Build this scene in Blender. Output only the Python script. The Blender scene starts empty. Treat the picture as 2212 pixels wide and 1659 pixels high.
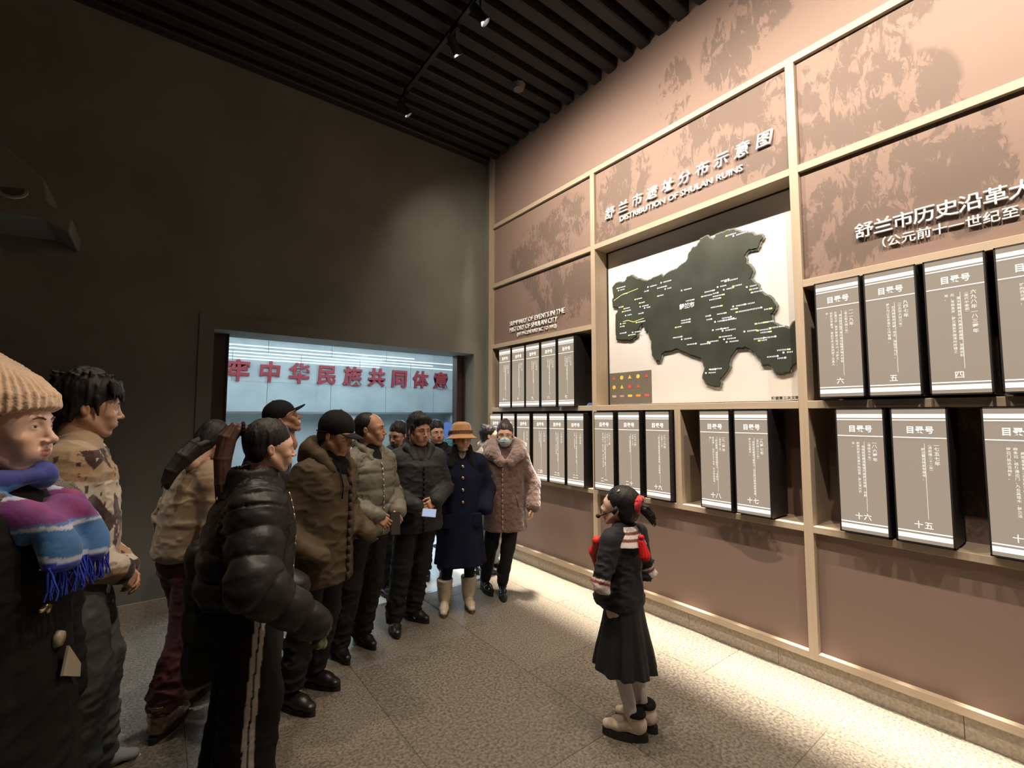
import bpy, bmesh, math, random
import numpy as np
from mathutils import Vector, Matrix
C = bpy.context.scene.collection
SC = bpy.context.scene
R = math.radians
PI = math.pi
random.seed(7)
RNG = np.random.default_rng(7)

# ------------------------------------------------------------------ camera
cam_d = bpy.data.cameras.new('camera')
cam = bpy.data.objects.new('camera', cam_d); C.objects.link(cam)
SC.camera = cam
CAM = Vector((-3.3605, -4.9712, 1.6686))
_y, _p, _r = R(37.5362), R(3.9253), R(0.0476)
F = Vector((math.sin(_y)*math.cos(_p), math.cos(_y)*math.cos(_p), math.sin(_p)))
Rt = Vector((math.cos(_y), -math.sin(_y), 0)); U = Rt.cross(F)
R2 = Rt*math.cos(_r) + U*math.sin(_r); U2 = -Rt*math.sin(_r) + U*math.cos(_r)
mw = Matrix((R2, U2, -F)).transposed().to_4x4(); mw.translation = CAM
cam.matrix_world = mw
cam_d.sensor_width = 36.0; cam_d.lens = 36.0*992.618/2212.0
cam_d.clip_start = 0.05; cam_d.clip_end = 100

SC.view_settings.view_transform = 'Standard'
SC.view_settings.look = 'None'
SC.view_settings.gamma = 1.0
SC.view_settings.use_curve_mapping = False
SC.view_settings.exposure = 0.0
SC.cycles.max_bounces = 6
SC.cycles.diffuse_bounces = 4
SC.cycles.glossy_bounces = 3
SC.cycles.use_denoising = True
SC.cycles.sample_clamp_indirect = 6.0

# ------------------------------------------------------------------ world: a closed building, almost no ambient
w = bpy.data.worlds.new('world'); SC.world = w; w.use_nodes = True
w.node_tree.nodes['Background'].inputs[0].default_value = (0.55, 0.6, 0.7, 1)
w.node_tree.nodes['Background'].inputs[1].default_value = 0.02

WARM = (1.0, 0.85, 0.71)
def spot(name, loc, target, power, size, blend=0.6, radius=0.05, col=WARM):
    d = bpy.data.lights.new(name, 'SPOT'); d.energy = power; d.spot_size = R(size); d.spot_blend = blend
    d.shadow_soft_size = radius; d.color = col
    o = bpy.data.objects.new(name, d); C.objects.link(o); o.location = loc
    v = Vector(target) - Vector(loc); o.rotation_euler = v.to_track_quat('-Z', 'Y').to_euler()
    return o
def area(name, loc, target, power, sx, sy, col):
    d = bpy.data.lights.new(name, 'AREA'); d.shape = 'RECTANGLE'; d.size = sx; d.size_y = sy; d.energy = power; d.color = col
    o = bpy.data.objects.new(name, d); C.objects.link(o); o.location = loc
    v = Vector(target) - Vector(loc); o.rotation_euler = v.to_track_quat('-Z', 'Y').to_euler()
    return o
# track spots aimed at the display wall (heads are built further down)
SPOT_Y = (-0.75, -1.75, -2.14, -3.3, -4.6, -5.9)
for k, y in enumerate(SPOT_Y):
    ty = (-0.9, -1.35, -2.7, -3.6, -4.7, -5.8)[k]
    spot('wall_spot_light', (-1.50, y, 4.70), (0.0, ty, 3.15), (45, 185, 280, 320, 350, 370)[k], (122, 128, 136, 138, 140, 140)[k], 1.0, 0.03)
# linear wall washer in the ceiling beside the display wall: rakes the wall and pools on the floor
ww = area('wall_washer_light', (-0.24, -3.2, 4.985), (-0.24, -3.2, 0), 115, 0.05, 6.2, (1.0, 0.88, 0.74)); ww.data.spread = R(13); ww.rotation_euler = (0, 0, 0)
# general down lights on a second track, from the visitors' side
for k, (x, y, p) in enumerate(((-3.0, -1.6, 170), (-3.1, -3.6, 260), (-4.4, -4.8, 170))):
    spot('room_spot_light', (x, y, 4.75), (x+1.1, y-0.7, 0), p, 75, 0.9, 0.06, (1.0, 0.83, 0.66))
spot('room_spot_light', (-4.9, -1.5, 4.75), (-3.75, -1.05, 0), 380, 36, 0.9, 0.06, (0.95, 0.95, 0.92))  # extra spot, added to brighten the floor on the left
# added fill spots without lamp heads, to brighten the visitors' faces
for k, (y, t, p) in enumerate(((-2.6, (-2.3, -1.5, 1.2), 150), (-3.8, (-3.0, -2.6, 1.3), 190), (-4.6, (-3.6, -3.6, 1.3), 120))):
    spot('visitor_fill_light', (-1.5, y, 4.68), t, p, 58, 0.9, 0.04, (1.0, 0.82, 0.66))
# daylight-coloured lobby light
area('lobby_ceiling_light', (-1.5, 2.6, 3.9), (-1.5, 2.6, 0), 125, 8, 2.6, (0.80, 0.92, 1.0))
area('lobby_fill_light', (1.2, 2.8, 3.5), (-2.9, -1.5, 0.1), 170, 1.6, 1.6, (0.62, 0.82, 1.0))  # added fill through the doorway to brighten the floor, no window here

# ------------------------------------------------------------------ materials
def mat(name, col=(0.5,0.5,0.5), rough=0.6, metal=0.0, spec=0.5, emit=None, estr=0.0, noise=None, bump=None, coat=0.0, sheen=0.0, col2=None, attr=None, trans=0.0, weave=None):
    m = bpy.data.materials.new(name); m.use_nodes = True
    nt = m.node_tree; b = nt.nodes['Principled BSDF']
    b.inputs['Base Color'].default_value = (*col, 1); b.inputs['Roughness'].default_value = rough
    b.inputs['Metallic'].default_value = metal; b.inputs['Specular IOR Level'].default_value = spec
    b.inputs['Coat Weight'].default_value = coat; b.inputs['Sheen Weight'].default_value = sheen
    b.inputs['Sheen Roughness'].default_value = 0.5
    b.inputs['Transmission Weight'].default_value = trans
    if emit: 
        b.inputs['Emission Color'].default_value = (*emit, 1); b.inputs['Emission Strength'].default_value = estr
    tc = nt.nodes.new('ShaderNodeTexCoord')
    src = None
    if attr:
        a = nt.nodes.new('ShaderNodeVertexColor'); a.layer_name = attr; src = a.outputs['Color']
        nt.links.new(src, b.inputs['Base Color'])
    if noise:                       # (scale, amount, detail): mottled base colour
        n = nt.nodes.new('ShaderNodeTexNoise'); n.inputs['Scale'].default_value = noise[0]; n.inputs['Detail'].default_value = noise[2] if len(noise) > 2 else 4
        nt.links.new(tc.outputs['Object'], n.inputs['Vector'])
        mx = nt.nodes.new('ShaderNodeMix'); mx.data_type = 'RGBA'
        c2 = col2 or tuple(c*(1-noise[1]) for c in col)
        mx.inputs['B'].default_value = (*c2, 1)
        if src: 
            mx.blend_type = 'MULTIPLY'; nt.links.new(src, mx.inputs['A']); k = 1-noise[1]; mx.inputs['B'].default_value = (k, k, k, 1)
        else: mx.inputs['A'].default_value = (*(min(1, c*(1+noise[1]*0.5)) for c in col), 1)
        rp = nt.nodes.new('ShaderNodeMapRange'); rp.inputs['From Min'].default_value = 0.35; rp.inputs['From Max'].default_value = 0.65
        nt.links.new(n.outputs['Fac'], rp.inputs['Value']); nt.links.new(rp.outputs['Result'], mx.inputs['Factor'])
        nt.links.new(mx.outputs['Result'], b.inputs['Base Color'])
    hgt = None
    if bump:                        # (scale, strength, distance)
        n = nt.nodes.new('ShaderNodeTexNoise'); n.inputs['Scale'].default_value = bump[0]; n.inputs['Detail'].default_value = 5
        nt.links.new(tc.outputs['Object'], n.inputs['Vector']); hgt = n.outputs['Fac']
        bp = nt.nodes.new('ShaderNodeBump'); bp.inputs['Strength'].default_value = bump[1]; bp.inputs['Distance'].default_value = bump[2] if len(bump) > 2 else 0.01
        nt.links.new(hgt, bp.inputs['Height']); nt.links.new(bp.outputs['Normal'], b.inputs['Normal'])
    if weave:                       # (scale, strength): fine rib lines
        wv = nt.nodes.new('ShaderNodeTexWave'); wv.inputs['Scale'].default_value = weave[0]; wv.inputs['Distortion'].default_value = 1.5
        wv.bands_direction = weave[2] if len(weave) > 2 else 'Z'
        nt.links.new(tc.outputs['Object'], wv.inputs['Vector'])
        bp = nt.nodes.new('ShaderNodeBump'); bp.inputs['Strength'].default_value = weave[1]; bp.inputs['Distance'].default_value = 0.003
        nt.links.new(wv.outputs['Fac'], bp.inputs['Height']); nt.links.new(bp.outputs['Normal'], b.inputs['Normal'])
    return m

def motif_mat(name, base, dark, seed, thresh, streak=(0.0, 0.9, 0.35), fine=17.0, lo=0.50, hi=0.53, blobs=None):
    """brown printed panel with an ink landscape: ragged patches gated by a large soft mask"""
    m = mat(name, base, 0.62, spec=0.25)
    nt = m.node_tree; b = nt.nodes['Principled BSDF']
    tc = nt.nodes.new('ShaderNodeTexCoord')
    mp = nt.nodes.new('ShaderNodeMapping'); mp.inputs['Location'].default_value = (seed*3.1, seed*1.7, seed*2.3); mp.inputs['Rotation'].default_value = (streak[0], 0, 0)
    mp.inputs['Scale'].default_value = (1, streak[1], streak[1])
    nt.links.new(tc.outputs['Object'], mp.inputs['Vector'])
    big = nt.nodes.new('ShaderNodeTexNoise'); big.inputs['Scale'].default_value = 1.15; big.inputs['Detail'].default_value = 2
    nt.links.new(mp.outputs['Vector'], big.inputs['Vector'])
    mp2 = nt.nodes.new('ShaderNodeMapping'); mp2.inputs['Rotation'].default_value = (0.75, 0, 0); mp2.inputs['Scale'].default_value = (1, 1.0, 0.38)
    nt.links.new(tc.outputs['Object'], mp2.inputs['Vector'])
    fi = nt.nodes.new('ShaderNodeTexNoise'); fi.inputs['Scale'].default_value = fine; fi.inputs['Detail'].default_value = 7; fi.inputs['Roughness'].default_value = 0.72; fi.inputs['Distortion'].default_value = 1.2
    nt.links.new(mp2.outputs['Vector'], fi.inputs['Vector'])
    mid = nt.nodes.new('ShaderNodeTexNoise'); mid.inputs['Scale'].default_value = 3.6; mid.inputs['Detail'].default_value = 5; mid.inputs['Distortion'].default_value = 0.8
    nt.links.new(mp.outputs['Vector'], mid.inputs['Vector'])
    def mr(sock, a, c, t=0.0, u=1.0):
        r = nt.nodes.new('ShaderNodeMapRange'); r.inputs['From Min'].default_value = a; r.inputs['From Max'].default_value = c
        r.inputs['To Min'].default_value = t; r.inputs['To Max'].default_value = u
        nt.links.new(sock, r.inputs['Value']); return r.outputs['Result']
    def op(o, x, y):
        q = nt.nodes.new('ShaderNodeMath'); q.operation = o
        for i, v in enumerate((x, y)):
            if isinstance(v, (int, float)): q.inputs[i].default_value = v
            else: nt.links.new(v, q.inputs[i])
        return q.outputs[0]
    if blobs:                                                     # where the print lives: soft ellipses on the wall (y, z, ry, rz)
        sep = nt.nodes.new('ShaderNodeSeparateXYZ'); nt.links.new(tc.outputs['Object'], sep.inputs[0]); g = None
        for (by, bz, ry, rz) in blobs:
            dy = op('DIVIDE', op('SUBTRACT', sep.outputs['Y'], by), ry); dz = op('DIVIDE', op('SUBTRACT', sep.outputs['Z'], bz), rz)
            e = op('SUBTRACT', 1.25, op('ADD', op('MULTIPLY', dy, dy), op('MULTIPLY', dz, dz)))
            g = e if g is None else op('MAXIMUM', g, e)
        g = op('ADD', g, op('MULTIPLY', op('SUBTRACT', big.outputs['Fac'], 0.5), 1.6)); g = mr(g, 0.0, 0.9)
    else: g = mr(big.outputs['Fac'], thresh, thresh+0.10)
    s = op('ADD', op('MULTIPLY', mid.outputs['Fac'], 0.50), op('MULTIPLY', fi.outputs['Fac'], 0.50))
    s = op('ADD', s, op('MULTIPLY', g, 0.06))
    s = op('SUBTRACT', s, 0.03)
    ink = op('MULTIPLY', mr(s, lo, hi), mr(g, 0.05, 0.35))
    mx = nt.nodes.new('ShaderNodeMix'); mx.data_type = 'RGBA'
    mx.inputs['A'].default_value = (*base, 1); mx.inputs['B'].default_value = (*dark, 1)
    nt.links.new(ink, mx.inputs['Factor']); nt.links.new(mx.outputs['Result'], b.inputs['Base Color'])
    return m

BROWN = (0.215, 0.150, 0.120); INK = (0.138, 0.100, 0.080)
M = {}
BL_LEFT = [(-1.5, 3.75, .35, .30), (-.95, 3.55, .45, .35), (-1.35, 2.95, .5, .35), (-1.75, 3.0, .3, .4), (-1.2, 3.35, .5, .3)]
BL_MID = [(-2.25, 3.85, .30, .28), (-2.1, 3.45, .25, .22), (-3.1, 3.85, .35, .25), (-3.45, 4.0, .3, .2), (-3.6, 3.6, .25, .3)]
BL_TOP = [(-2.83, 4.42, .16, .30), (-3.35, 4.55, .25, .35), (-3.6, 4.75, .25, .3)]
BL_RIGHT = [(-3.95, 3.65, .3, .4), (-4.2, 3.75, .2, .35), (-4.35, 3.55, .22, .25), (-4.25, 4.1, .3, .25), (-3.95, 2.95, .35, .3), (-4.2, 3.0, .3, .3), (-4.45, 3.15, .28, .25), (-4.55, 2.85, .25, .2), (-3.95, 2.68, .25, .12)]
M['panel'] = motif_mat('panel_print', BROWN, INK, 1.0, 0.5, blobs=BL_RIGHT)
M['panel_wash'] = motif_mat('panel_print_fine', BROWN, INK, 2.0, 0.5, fine=26.0, lo=.49, hi=.53, blobs=BL_LEFT)
M['panel_mid'] = motif_mat('panel_print_mid', BROWN, INK, 5.0, 0.5, fine=22.0, blobs=BL_MID)
M['panel_sparse'] = motif_mat('panel_print_sparse', BROWN, INK, 3.0, 0.5, blobs=BL_TOP)
M['panel_plain'] = motif_mat('panel_print_plain', BROWN, INK, 4.4, 0.5, lo=.46, hi=.48, blobs=[(-3.32, .80, .20, .10), (-3.42, .72, .14, .07)])
M['shelf_print'] = motif_mat('shelf_print', BROWN, INK, 6.4, 0.45)
def wood_mat(name, a, b_, rough=0.5, axis='Y'):
    m = mat(name, a, rough, spec=0.35); nt = m.node_tree; b = nt.nodes['Principled BSDF']
    tc = nt.nodes.new('ShaderNodeTexCoord'); mp = nt.nodes.new('ShaderNodeMapping')
    mp.inputs['Scale'].default_value = (60, 2, 60) if axis == 'Y' else (60, 60, 2)
    nt.links.new(tc.outputs['Object'], mp.inputs['Vector'])
    n = nt.nodes.new('ShaderNodeTexNoise'); n.inputs['Scale'].default_value = 1.2; n.inputs['Detail'].default_value = 3
    nt.links.new(mp.outputs['Vector'], n.inputs['Vector'])
    mx = nt.nodes.new('ShaderNodeMix'); mx.data_type = 'RGBA'; mx.inputs['A'].default_value = (*a, 1); mx.inputs['B'].default_value = (*b_, 1)
    nt.links.new(n.outputs['Fac'], mx.inputs['Factor']); nt.links.new(mx.outputs['Result'], b.inputs['Base Color'])
    return m
M['ash_h'] = wood_mat('ash_veneer', (0.43, 0.345, 0.25), (0.33, 0.26, 0.185))
M['ash_v'] = wood_mat('ash_veneer_upright', (0.43, 0.345, 0.25), (0.33, 0.26, 0.185), axis='Z')
M['shelf_back'] = mat('shelf_back_brown', BROWN, 0.65, noise=(2.5, 0.12))
M['plaster'] = mat('grey_plaster', (0.165, 0.160, 0.132), 0.85, spec=0.2, noise=(1.3, 0.16, 6), bump=(9, 0.10, 0.01))
M['slat'] = mat('dark_slat', (0.022, 0.019, 0.017), 0.6, spec=0.3)
M['void'] = mat('ceiling_void', (0.008, 0.008, 0.010), 0.9, spec=0.1)
M['black'] = mat('black_metal', (0.012, 0.012, 0.012), 0.4)
M['grout'] = mat('grout', (0.13, 0.118, 0.10), 0.9)
M['skirt'] = mat('skirting_stone', (0.30, 0.25, 0.19), 0.6, noise=(55, 0.25), bump=(80, 0.1, 0.003))
M['granite'] = mat('granite', (0.178, 0.156, 0.122), 0.42, noise=(75, 0.5, 6), bump=(110, 0.25, 0.003), spec=0.4)
_nt = M['granite'].node_tree
M['granite_b'] = mat('granite_b', (0.160, 0.140, 0.110), 0.45, noise=(60, 0.5, 6), bump=(100, 0.25, 0.003), spec=0.4)
M['lobby_floor'] = mat('lobby_floor', (0.62, 0.68, 0.70), 0.3, noise=(4, 0.06))
M['lobby_wall'] = mat('lobby_wall', (0.33, 0.39, 0.40), 0.03, noise=(2.2, 0.12, 5), spec=0.6)
M['lobby_wall_b'] = mat('lobby_wall_b', (0.35, 0.41, 0.42), 0.03, noise=(1.6, 0.10, 5), spec=0.6)
M['lobby_grout'] = mat('lobby_grout', (0.22, 0.28, 0.30), 0.6)
M['lobby_low'] = mat('lobby_low', (0.30, 0.35, 0.35), 0.5, noise=(3, 0.08))
M['red'] = mat('red_letter', (0.22, 0.010, 0.022), 0.45)
M['walnut'] = mat('dark_walnut', (0.050, 0.026, 0.017), 0.45, noise=(5, 0.3), weave=(3, 0.1, 'X'))
M['steel'] = mat('brushed_steel', (0.35, 0.36, 0.38), 0.35, metal=1.0)
M['white_letter'] = mat('white_letter', (0.80, 0.78, 0.76), 0.45)
M['case'] = mat('black_case', (0.010, 0.009, 0.009), 0.45)
M['box_face'] = mat('box_face', (0.03, 0.025, 0.02), 0.5, emit=(0.36, 0.29, 0.22), estr=0.95)
M['box_ink'] = mat('box_ink', (0.1, 0.1, 0.1), 0.5, emit=(1.0, 0.95, 0.85), estr=1.25)
M['box_ink_soft'] = mat('box_ink_soft', (0.1, 0.1, 0.1), 0.5, emit=(1.0, 0.93, 0.82), estr=0.85)
M['led'] = mat('led_face', (0.9, 0.9, 0.9), 0.5, emit=(1, 0.95, 0.88), estr=14)
M['lobby_lamp'] = mat('lobby_lamp', (0.9, 0.9, 0.9), 0.5, emit=(0.85, 0.95, 1.0), estr=24)
M['map_white'] = mat('map_white', (0.70, 0.68, 0.64), 0.35, noise=(1.5, 0.05))
M['map_green'] = mat('map_green', (0.050, 0.058, 0.045), 0.32, noise=(4, 0.25), coat=0.15)
M['map_rim'] = mat('map_rim', (0.17, 0.18, 0.155), 0.5)
M['map_legend'] = mat('map_legend', (0.15, 0.135, 0.105), 0.5)
M['map_dot'] = mat('map_dot', (0.8, 0.8, 0.8), 0.5, emit=(0.85, 0.95, 1.0), estr=0.8)
M['map_yellow'] = mat('map_yellow', (0.8, 0.75, 0.2), 0.5, emit=(0.95, 0.95, 0.35), estr=0.7)
M['ink_black'] = mat('ink_black', (0.02, 0.02, 0.02), 0.6)

# ------------------------------------------------------------------ mesh helpers
def mesh(name, V, Fc, m=None, parent=None, smooth=False, mats=None, mi=None):
    me = bpy.data.meshes.new(name); me.from_pydata([tuple(v) for v in V], [], [tuple(f) for f in Fc])
    for q in (mats or ([m] if m else [])): me.materials.append(q)
    if mi is not None: me.polygons.foreach_set('material_index', mi)
    if smooth: me.polygons.foreach_set('use_smooth', [True]*len(me.polygons))
    me.update()
    o = bpy.data.objects.new(name, me); C.objects.link(o)
    if parent is not None: o.parent = parent
    return o
BOXF = [(0,3,2,1),(4,5,6,7),(0,1,5,4),(1,2,6,5),(2,3,7,6),(3,0,4,7)]
class MB:
    def __init__(s): s.V = []; s.F = []
    def box(s, x0, x1, y0, y1, z0, z1):
        x0, x1 = sorted((x0, x1)); y0, y1 = sorted((y0, y1)); z0, z1 = sorted((z0, z1))
        n = len(s.V); s.V += [(x0,y0,z0),(x1,y0,z0),(x1,y1,z0),(x0,y1,z0),(x0,y0,z1),(x1,y0,z1),(x1,y1,z1),(x0,y1,z1)]
        s.F += [tuple(n+i for i in f) for f in BOXF]; return s
    def cyl(s, p, q, r0, r1=None, n=16, caps=True):
        r1 = r0 if r1 is None else r1
        p = Vector(p); q = Vector(q); d = (q-p).normalized(); a = d.orthogonal().normalized(); b = d.cross(a); k = len(s.V)
        for c, r in ((p, r0), (q, r1)):
            for i in range(n):
                t = 2*PI*i/n; s.V.append(tuple(c + a*math.cos(t)*r + b*math.sin(t)*r))
        for i in range(n): s.F.append((k+i, k+(i+1) % n, k+n+(i+1) % n, k+n+i))
        if caps: s.F.append(tuple(k+i for i in range(n))[::-1]); s.F.append(tuple(k+n+i for i in range(n)))
        return s
    def prism(s, pts, ext):
        """closed polygon (list of 3D points, ccw seen from the ext side) extruded by vector ext"""
        n = len(pts); k = len(s.V); e = Vector(ext)
        s.V += [tuple(p) for p in pts] + [tuple(Vector(p)+e) for p in pts]
        s.F.append(tuple(k+i for i in range(n))[::-1]); s.F.append(tuple(k+n+i for i in range(n)))
        for i in range(n): s.F.append((k+i, k+(i+1) % n, k+n+(i+1) % n, k+n+i))
        return s
    def build(s, name, m, parent=None, smooth=False, bevel=0.0):
        o = mesh(name, s.V, s.F, m, parent, smooth)
        if bevel:
            b = o.modifiers.new('b', 'BEVEL'); b.width = bevel; b.segments = 2; b.limit_method = 'ANGLE'
        return o
def empty(name, loc=(0,0,0), rz=0):
    o = bpy.data.objects.new(name, None); C.objects.link(o); o.location = loc; o.rotation_euler = (0,0,rz); return o
def tag(o, label, cat, group=None):
    o['label'] = label; o['category'] = cat
    if group: o['group'] = group
    return o
def struct(o, kind='structure'): o['kind'] = kind; return o
_tc = bpy.data.curves.new('tc', 'FONT'); _to = bpy.data.objects.new('tc', _tc); C.objects.link(_to)
def text_mesh(body, size, extrude=0.0, offset=0.0, res=1, shear=0.0, bevel=0.0, space=1.0):
    _tc.body = body; _tc.size = size; _tc.extrude = extrude; _tc.offset = offset; _tc.resolution_u = res; _tc.shear = shear
    _tc.bevel_depth = bevel; _tc.space_character = space; _tc.fill_mode = 'BOTH' if extrude or bevel else 'FRONT'
    dg = bpy.context.evaluated_depsgraph_get(); dg.update()
    return bpy.data.meshes.new_from_object(_to.evaluated_get(dg), depsgraph=dg)
_gc = {}
def glyph(ch, res=1, offset=0.0):
    """unit-size flat glyph as (verts Nx2, faces)"""
    k = (ch, res, offset)
    if k not in _gc:
        me = text_mesh(ch, 1.0, res=res, offset=offset)
        v = np.empty(len(me.vertices)*3); me.vertices.foreach_get('co', v); v = v.reshape(-1, 3)[:, :2]
        f = [tuple(p.vertices) for p in me.polygons]; _gc[k] = (v, f); bpy.data.meshes.remove(me)
    return _gc[k]
# ================================================================== the room shell
T1, T2, T3, T4, T5, T6 = 4.121, 3.336, 2.545, 1.741, 0.935, 0.1224
V1, V2, V3, V4 = -0.156, -1.911, -3.740, -5.60
YE = -7.2; ZC = 5.03; XL = -7.5
floor = struct(MB().box(XL, 0.45, YE, -0.95, -0.10, -0.004).box(XL, -2.99, -0.95, 0.5, -0.10, -0.004).box(-0.5, 0.45, -0.95, 0.0, -0.10, -0.004).build('floor', M['grout']))
g = 0.0013
cols = [0.45, -0.47, -1.373, -2.276, -3.18, -4.08, -4.98, -5.88, -6.8, -7.5]
tile_cache = {}
for ci in range(len(cols)-1):
    x1, x0 = cols[ci], cols[ci+1]
    off = -2.56 if ci % 2 else -3.26
    ys = sorted([off + 1.4*k for k in range(-4, 4)])
    for k in range(len(ys)-1):
        a, b = max(ys[k], YE), min(ys[k+1], 0.5 if x1 < -2.5 else (0.0 if x0 >= -0.5 else -0.95))
        if b - a < 0.05: continue
        key = (round(x1-x0, 3), round(b-a, 3), (ci*7+k*3) % 2)
        if key not in tile_cache:
            hx, hy = (x1-x0)/2-g, (b-a)/2-g; e = 0.002
            V = [(-hx,-hy,-.03),(hx,-hy,-.03),(hx,hy,-.03),(-hx,hy,-.03),(-hx,-hy,-e),(hx,-hy,-e),(hx,hy,-e),(-hx,hy,-e),(-hx+e,-hy+e,0),(hx-e,-hy+e,0),(hx-e,hy-e,0),(-hx+e,hy-e,0)]
            Fq = [(0,1,5,4),(1,2,6,5),(2,3,7,6),(3,0,4,7),(4,5,9,8),(5,6,10,9),(6,7,11,10),(7,4,8,11),(8,9,10,11)]
            me = bpy.data.meshes.new('tile'); me.from_pydata(V, [], Fq); me.materials.append(M['granite'] if key[2] else M['granite_b']); tile_cache[key] = me
        o = bpy.data.objects.new('tile', tile_cache[key]); C.objects.link(o); o.parent = floor
        o.location = ((x0+x1)/2, (a+b)/2, random.uniform(-.0006, .0))
for ya, yb in ((-.95, -.46), (-.46, .5)):
    MB().box(-3.18+g, -2.99-g, ya+g, yb-g, -.03, 0).build('tile', M['granite'], floor)
# lobby floor and its metal threshold
lf = struct(MB().box(-9, 9, 0.5, 6.2, -0.10, -0.012).box(-2.99, -0.5, -0.95, 0.5, -0.10, -0.012).build('floor_lobby', M['lobby_grout']))
def lobby_tile(xa, xb, ya, yb): MB().box(xa+g, xb-g, ya+g, yb-g, -0.03, -0.008).build('tile', M['lobby_floor'], lf)
for i in range(14):
    for j in range(6): lobby_tile(-7+i, -6+i, 0.5+j*0.93, 0.5+(j+1)*0.93)
for xa, xb in ((-2.985, -2), (-2, -1), (-1, -.505)):
    lobby_tile(xa, xb, -.93, -.2); lobby_tile(xa, xb, -.2, .5)
struct(MB().box(-2.985, -0.505, -0.972, -0.93, -0.02, 0.001).build('trim_1', M['steel']))

# grey wall with the wide opening
X1, X2, ZO = -2.984, -0.165, 2.459; TH = 0.42
wl = struct(MB().box(XL, X1, 0, TH, 0, ZC+.25).box(X2, 0.3, 0, TH, 0, ZC+.25).box(X1, X2, 0, TH, ZO, ZC+.25).build('wall_back', M['plaster']))
# shallow portal band around the opening, a hair proud of the wall
pb = 0.009
MB().box(X1-.115, X1, -pb, 0, 0, ZO+.125).box(X2, X2+.12, -pb, 0, 0, ZO+.125).box(X1, X2, -pb, 0, ZO, ZO+.125).build('portal_band', M['plaster'], wl)
MB().box(XL, X1-.12, -0.018, 0, 0, 0.13).build('skirting', M['skirt'], wl)
MB().box(X2+.125, -0.001, -0.018, 0, 0, 0.13).build('skirting', M['skirt'], wl)
d1 = struct(MB().box(X1+.0, X1+.139, 0.24, 0.36, 0, ZO).build('door_1', M['walnut'], bevel=.004))
MB().box(X1+.130, X1+.142, 0.22, 0.24, 0, ZO).build('door_edge', M['walnut'], d1)
d2 = struct(MB().box(X2-.102, X2, 0.24, 0.36, 0, ZO).build('door_2', M['walnut'], bevel=.004))
MB().box(X2-.02, X2, 0.20, 0.24, 0, ZO-.25).build('door_edge', M['walnut'], d2)
struct(MB().box(XL-.2, XL, YE-.2, TH, 0, ZC+.3).build('wall_left', M['plaster']))
struct(MB().box(XL, 0.6, YE-.2, YE, 0, ZC+.3).build('wall_front', M['plaster']))

# slatted ceiling
ce = struct(MB().box(XL-.2, 0.6, YE-.2, TH, ZC+.22, ZC+.32).build('ceiling', M['void']))
sl = None
y = -0.06; prof = 0.055
while y > YE:
    if sl is None:
        s_ = MB(); L0, L1 = XL+.02, 0.02; h = .13
        # U section slat with a chamfered lip
        P = [(-prof, h), (-prof, .012), (-prof+.012, 0), (prof-.012, 0), (prof, .012), (prof, h)]
        s_.V = [(L0, a, b) for a, b in P] + [(L1, a, b) for a, b in P]
        n = len(P); s_.F = [(i, i+1, n+i+1, n+i) for i in range(n-1)] + [tuple(range(n))[::-1], tuple(range(n, 2*n)), (n-1, 0, n, 2*n-1)]
        o = s_.build('slat', M['slat'], ce); sl = o.data
    else:
        o = bpy.data.objects.new('slat', sl); C.objects.link(o); o.parent = ce
    o.location = (0, y, ZC + random.uniform(-.002, .002)); y -= 0.192

# bulkhead box on the grey wall, upper left, with a round lamp in its underside
PB = [(-7.49,4.75),(-5.2,4.20),(-4.458,3.665),(-4.285,3.513),(-4.06,3.318),(-4.039,3.16),(-3.906,3.068),(-3.918,2.963),(-4.046,3.031),(-4.259,3.016),(-7.49,2.96)]
bk = struct(MB().prism([(x, -.5, z) for x, z in PB[::-1]], (0, .499, 0)).build('trim_2', M['plaster'], bevel=.012))

# ------------------------------------------------------------------ the display wall
wr = struct(MB().box(0.33, 0.45, YE, TH, 0, ZC+.25).box(0.0, 0.33, V1+.06, -0.0, 0, ZC+.25).build('wall_right', M['plaster']))
for f in []: pass
PX = 0.030     # panel face behind the trim face
def panel(y0, y1, z0, z1, m, x=PX, t=.02): return MB().box(x, x+t, y0, y1, z0, z1).build('panel', m, wr)
hb = .027
panel(V1, V2+.9, T1, ZC+.12, M['panel_plain']); panel(V2+.899, V3, T1, ZC+.12, M['panel_sparse']); panel(V3, YE, T1, ZC+.12, M['panel_sparse'])
panel(V1, V2, T2, T1, M['panel_wash']); panel(V2, V3, T2, T1, M['panel_mid']); panel(V3, V4, T2, T1, M['panel']); panel(V4, YE, T2, T1, M['panel'])
panel(V1, V2, T3, T2, M['panel_wash']); panel(V3, V4, T3, T2, M['panel']); panel(V4, YE, T3, T2, M['panel_sparse'])
for a, b, m_ in ((V1, V2, M['panel_plain']), (V2, V3, M['panel_plain']), (V3, V4, M['panel_plain']), (V4, YE, M['panel_plain'])):
    panel(a, b, T6, T5-.02, m_, x=PX+.012)
# printed ink patch on the middle lower panel and behind it: small ragged relief print
XB = 0.30
for (a, b, z0, z1) in ((V1, V2, T4, T3), (V3, V4, T4, T3), (V4, YE, T4, T3), (V1, V2, T5, T4), (V2, V3, T5, T4), (V3, V4, T5, T4), (V4, YE, T5, T4)):
    MB().box(XB-.012, XB, a, b, z0, z1).build('back_panel', M['shelf_print'] if z0 == T5 else M['shelf_back'], wr)
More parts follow.
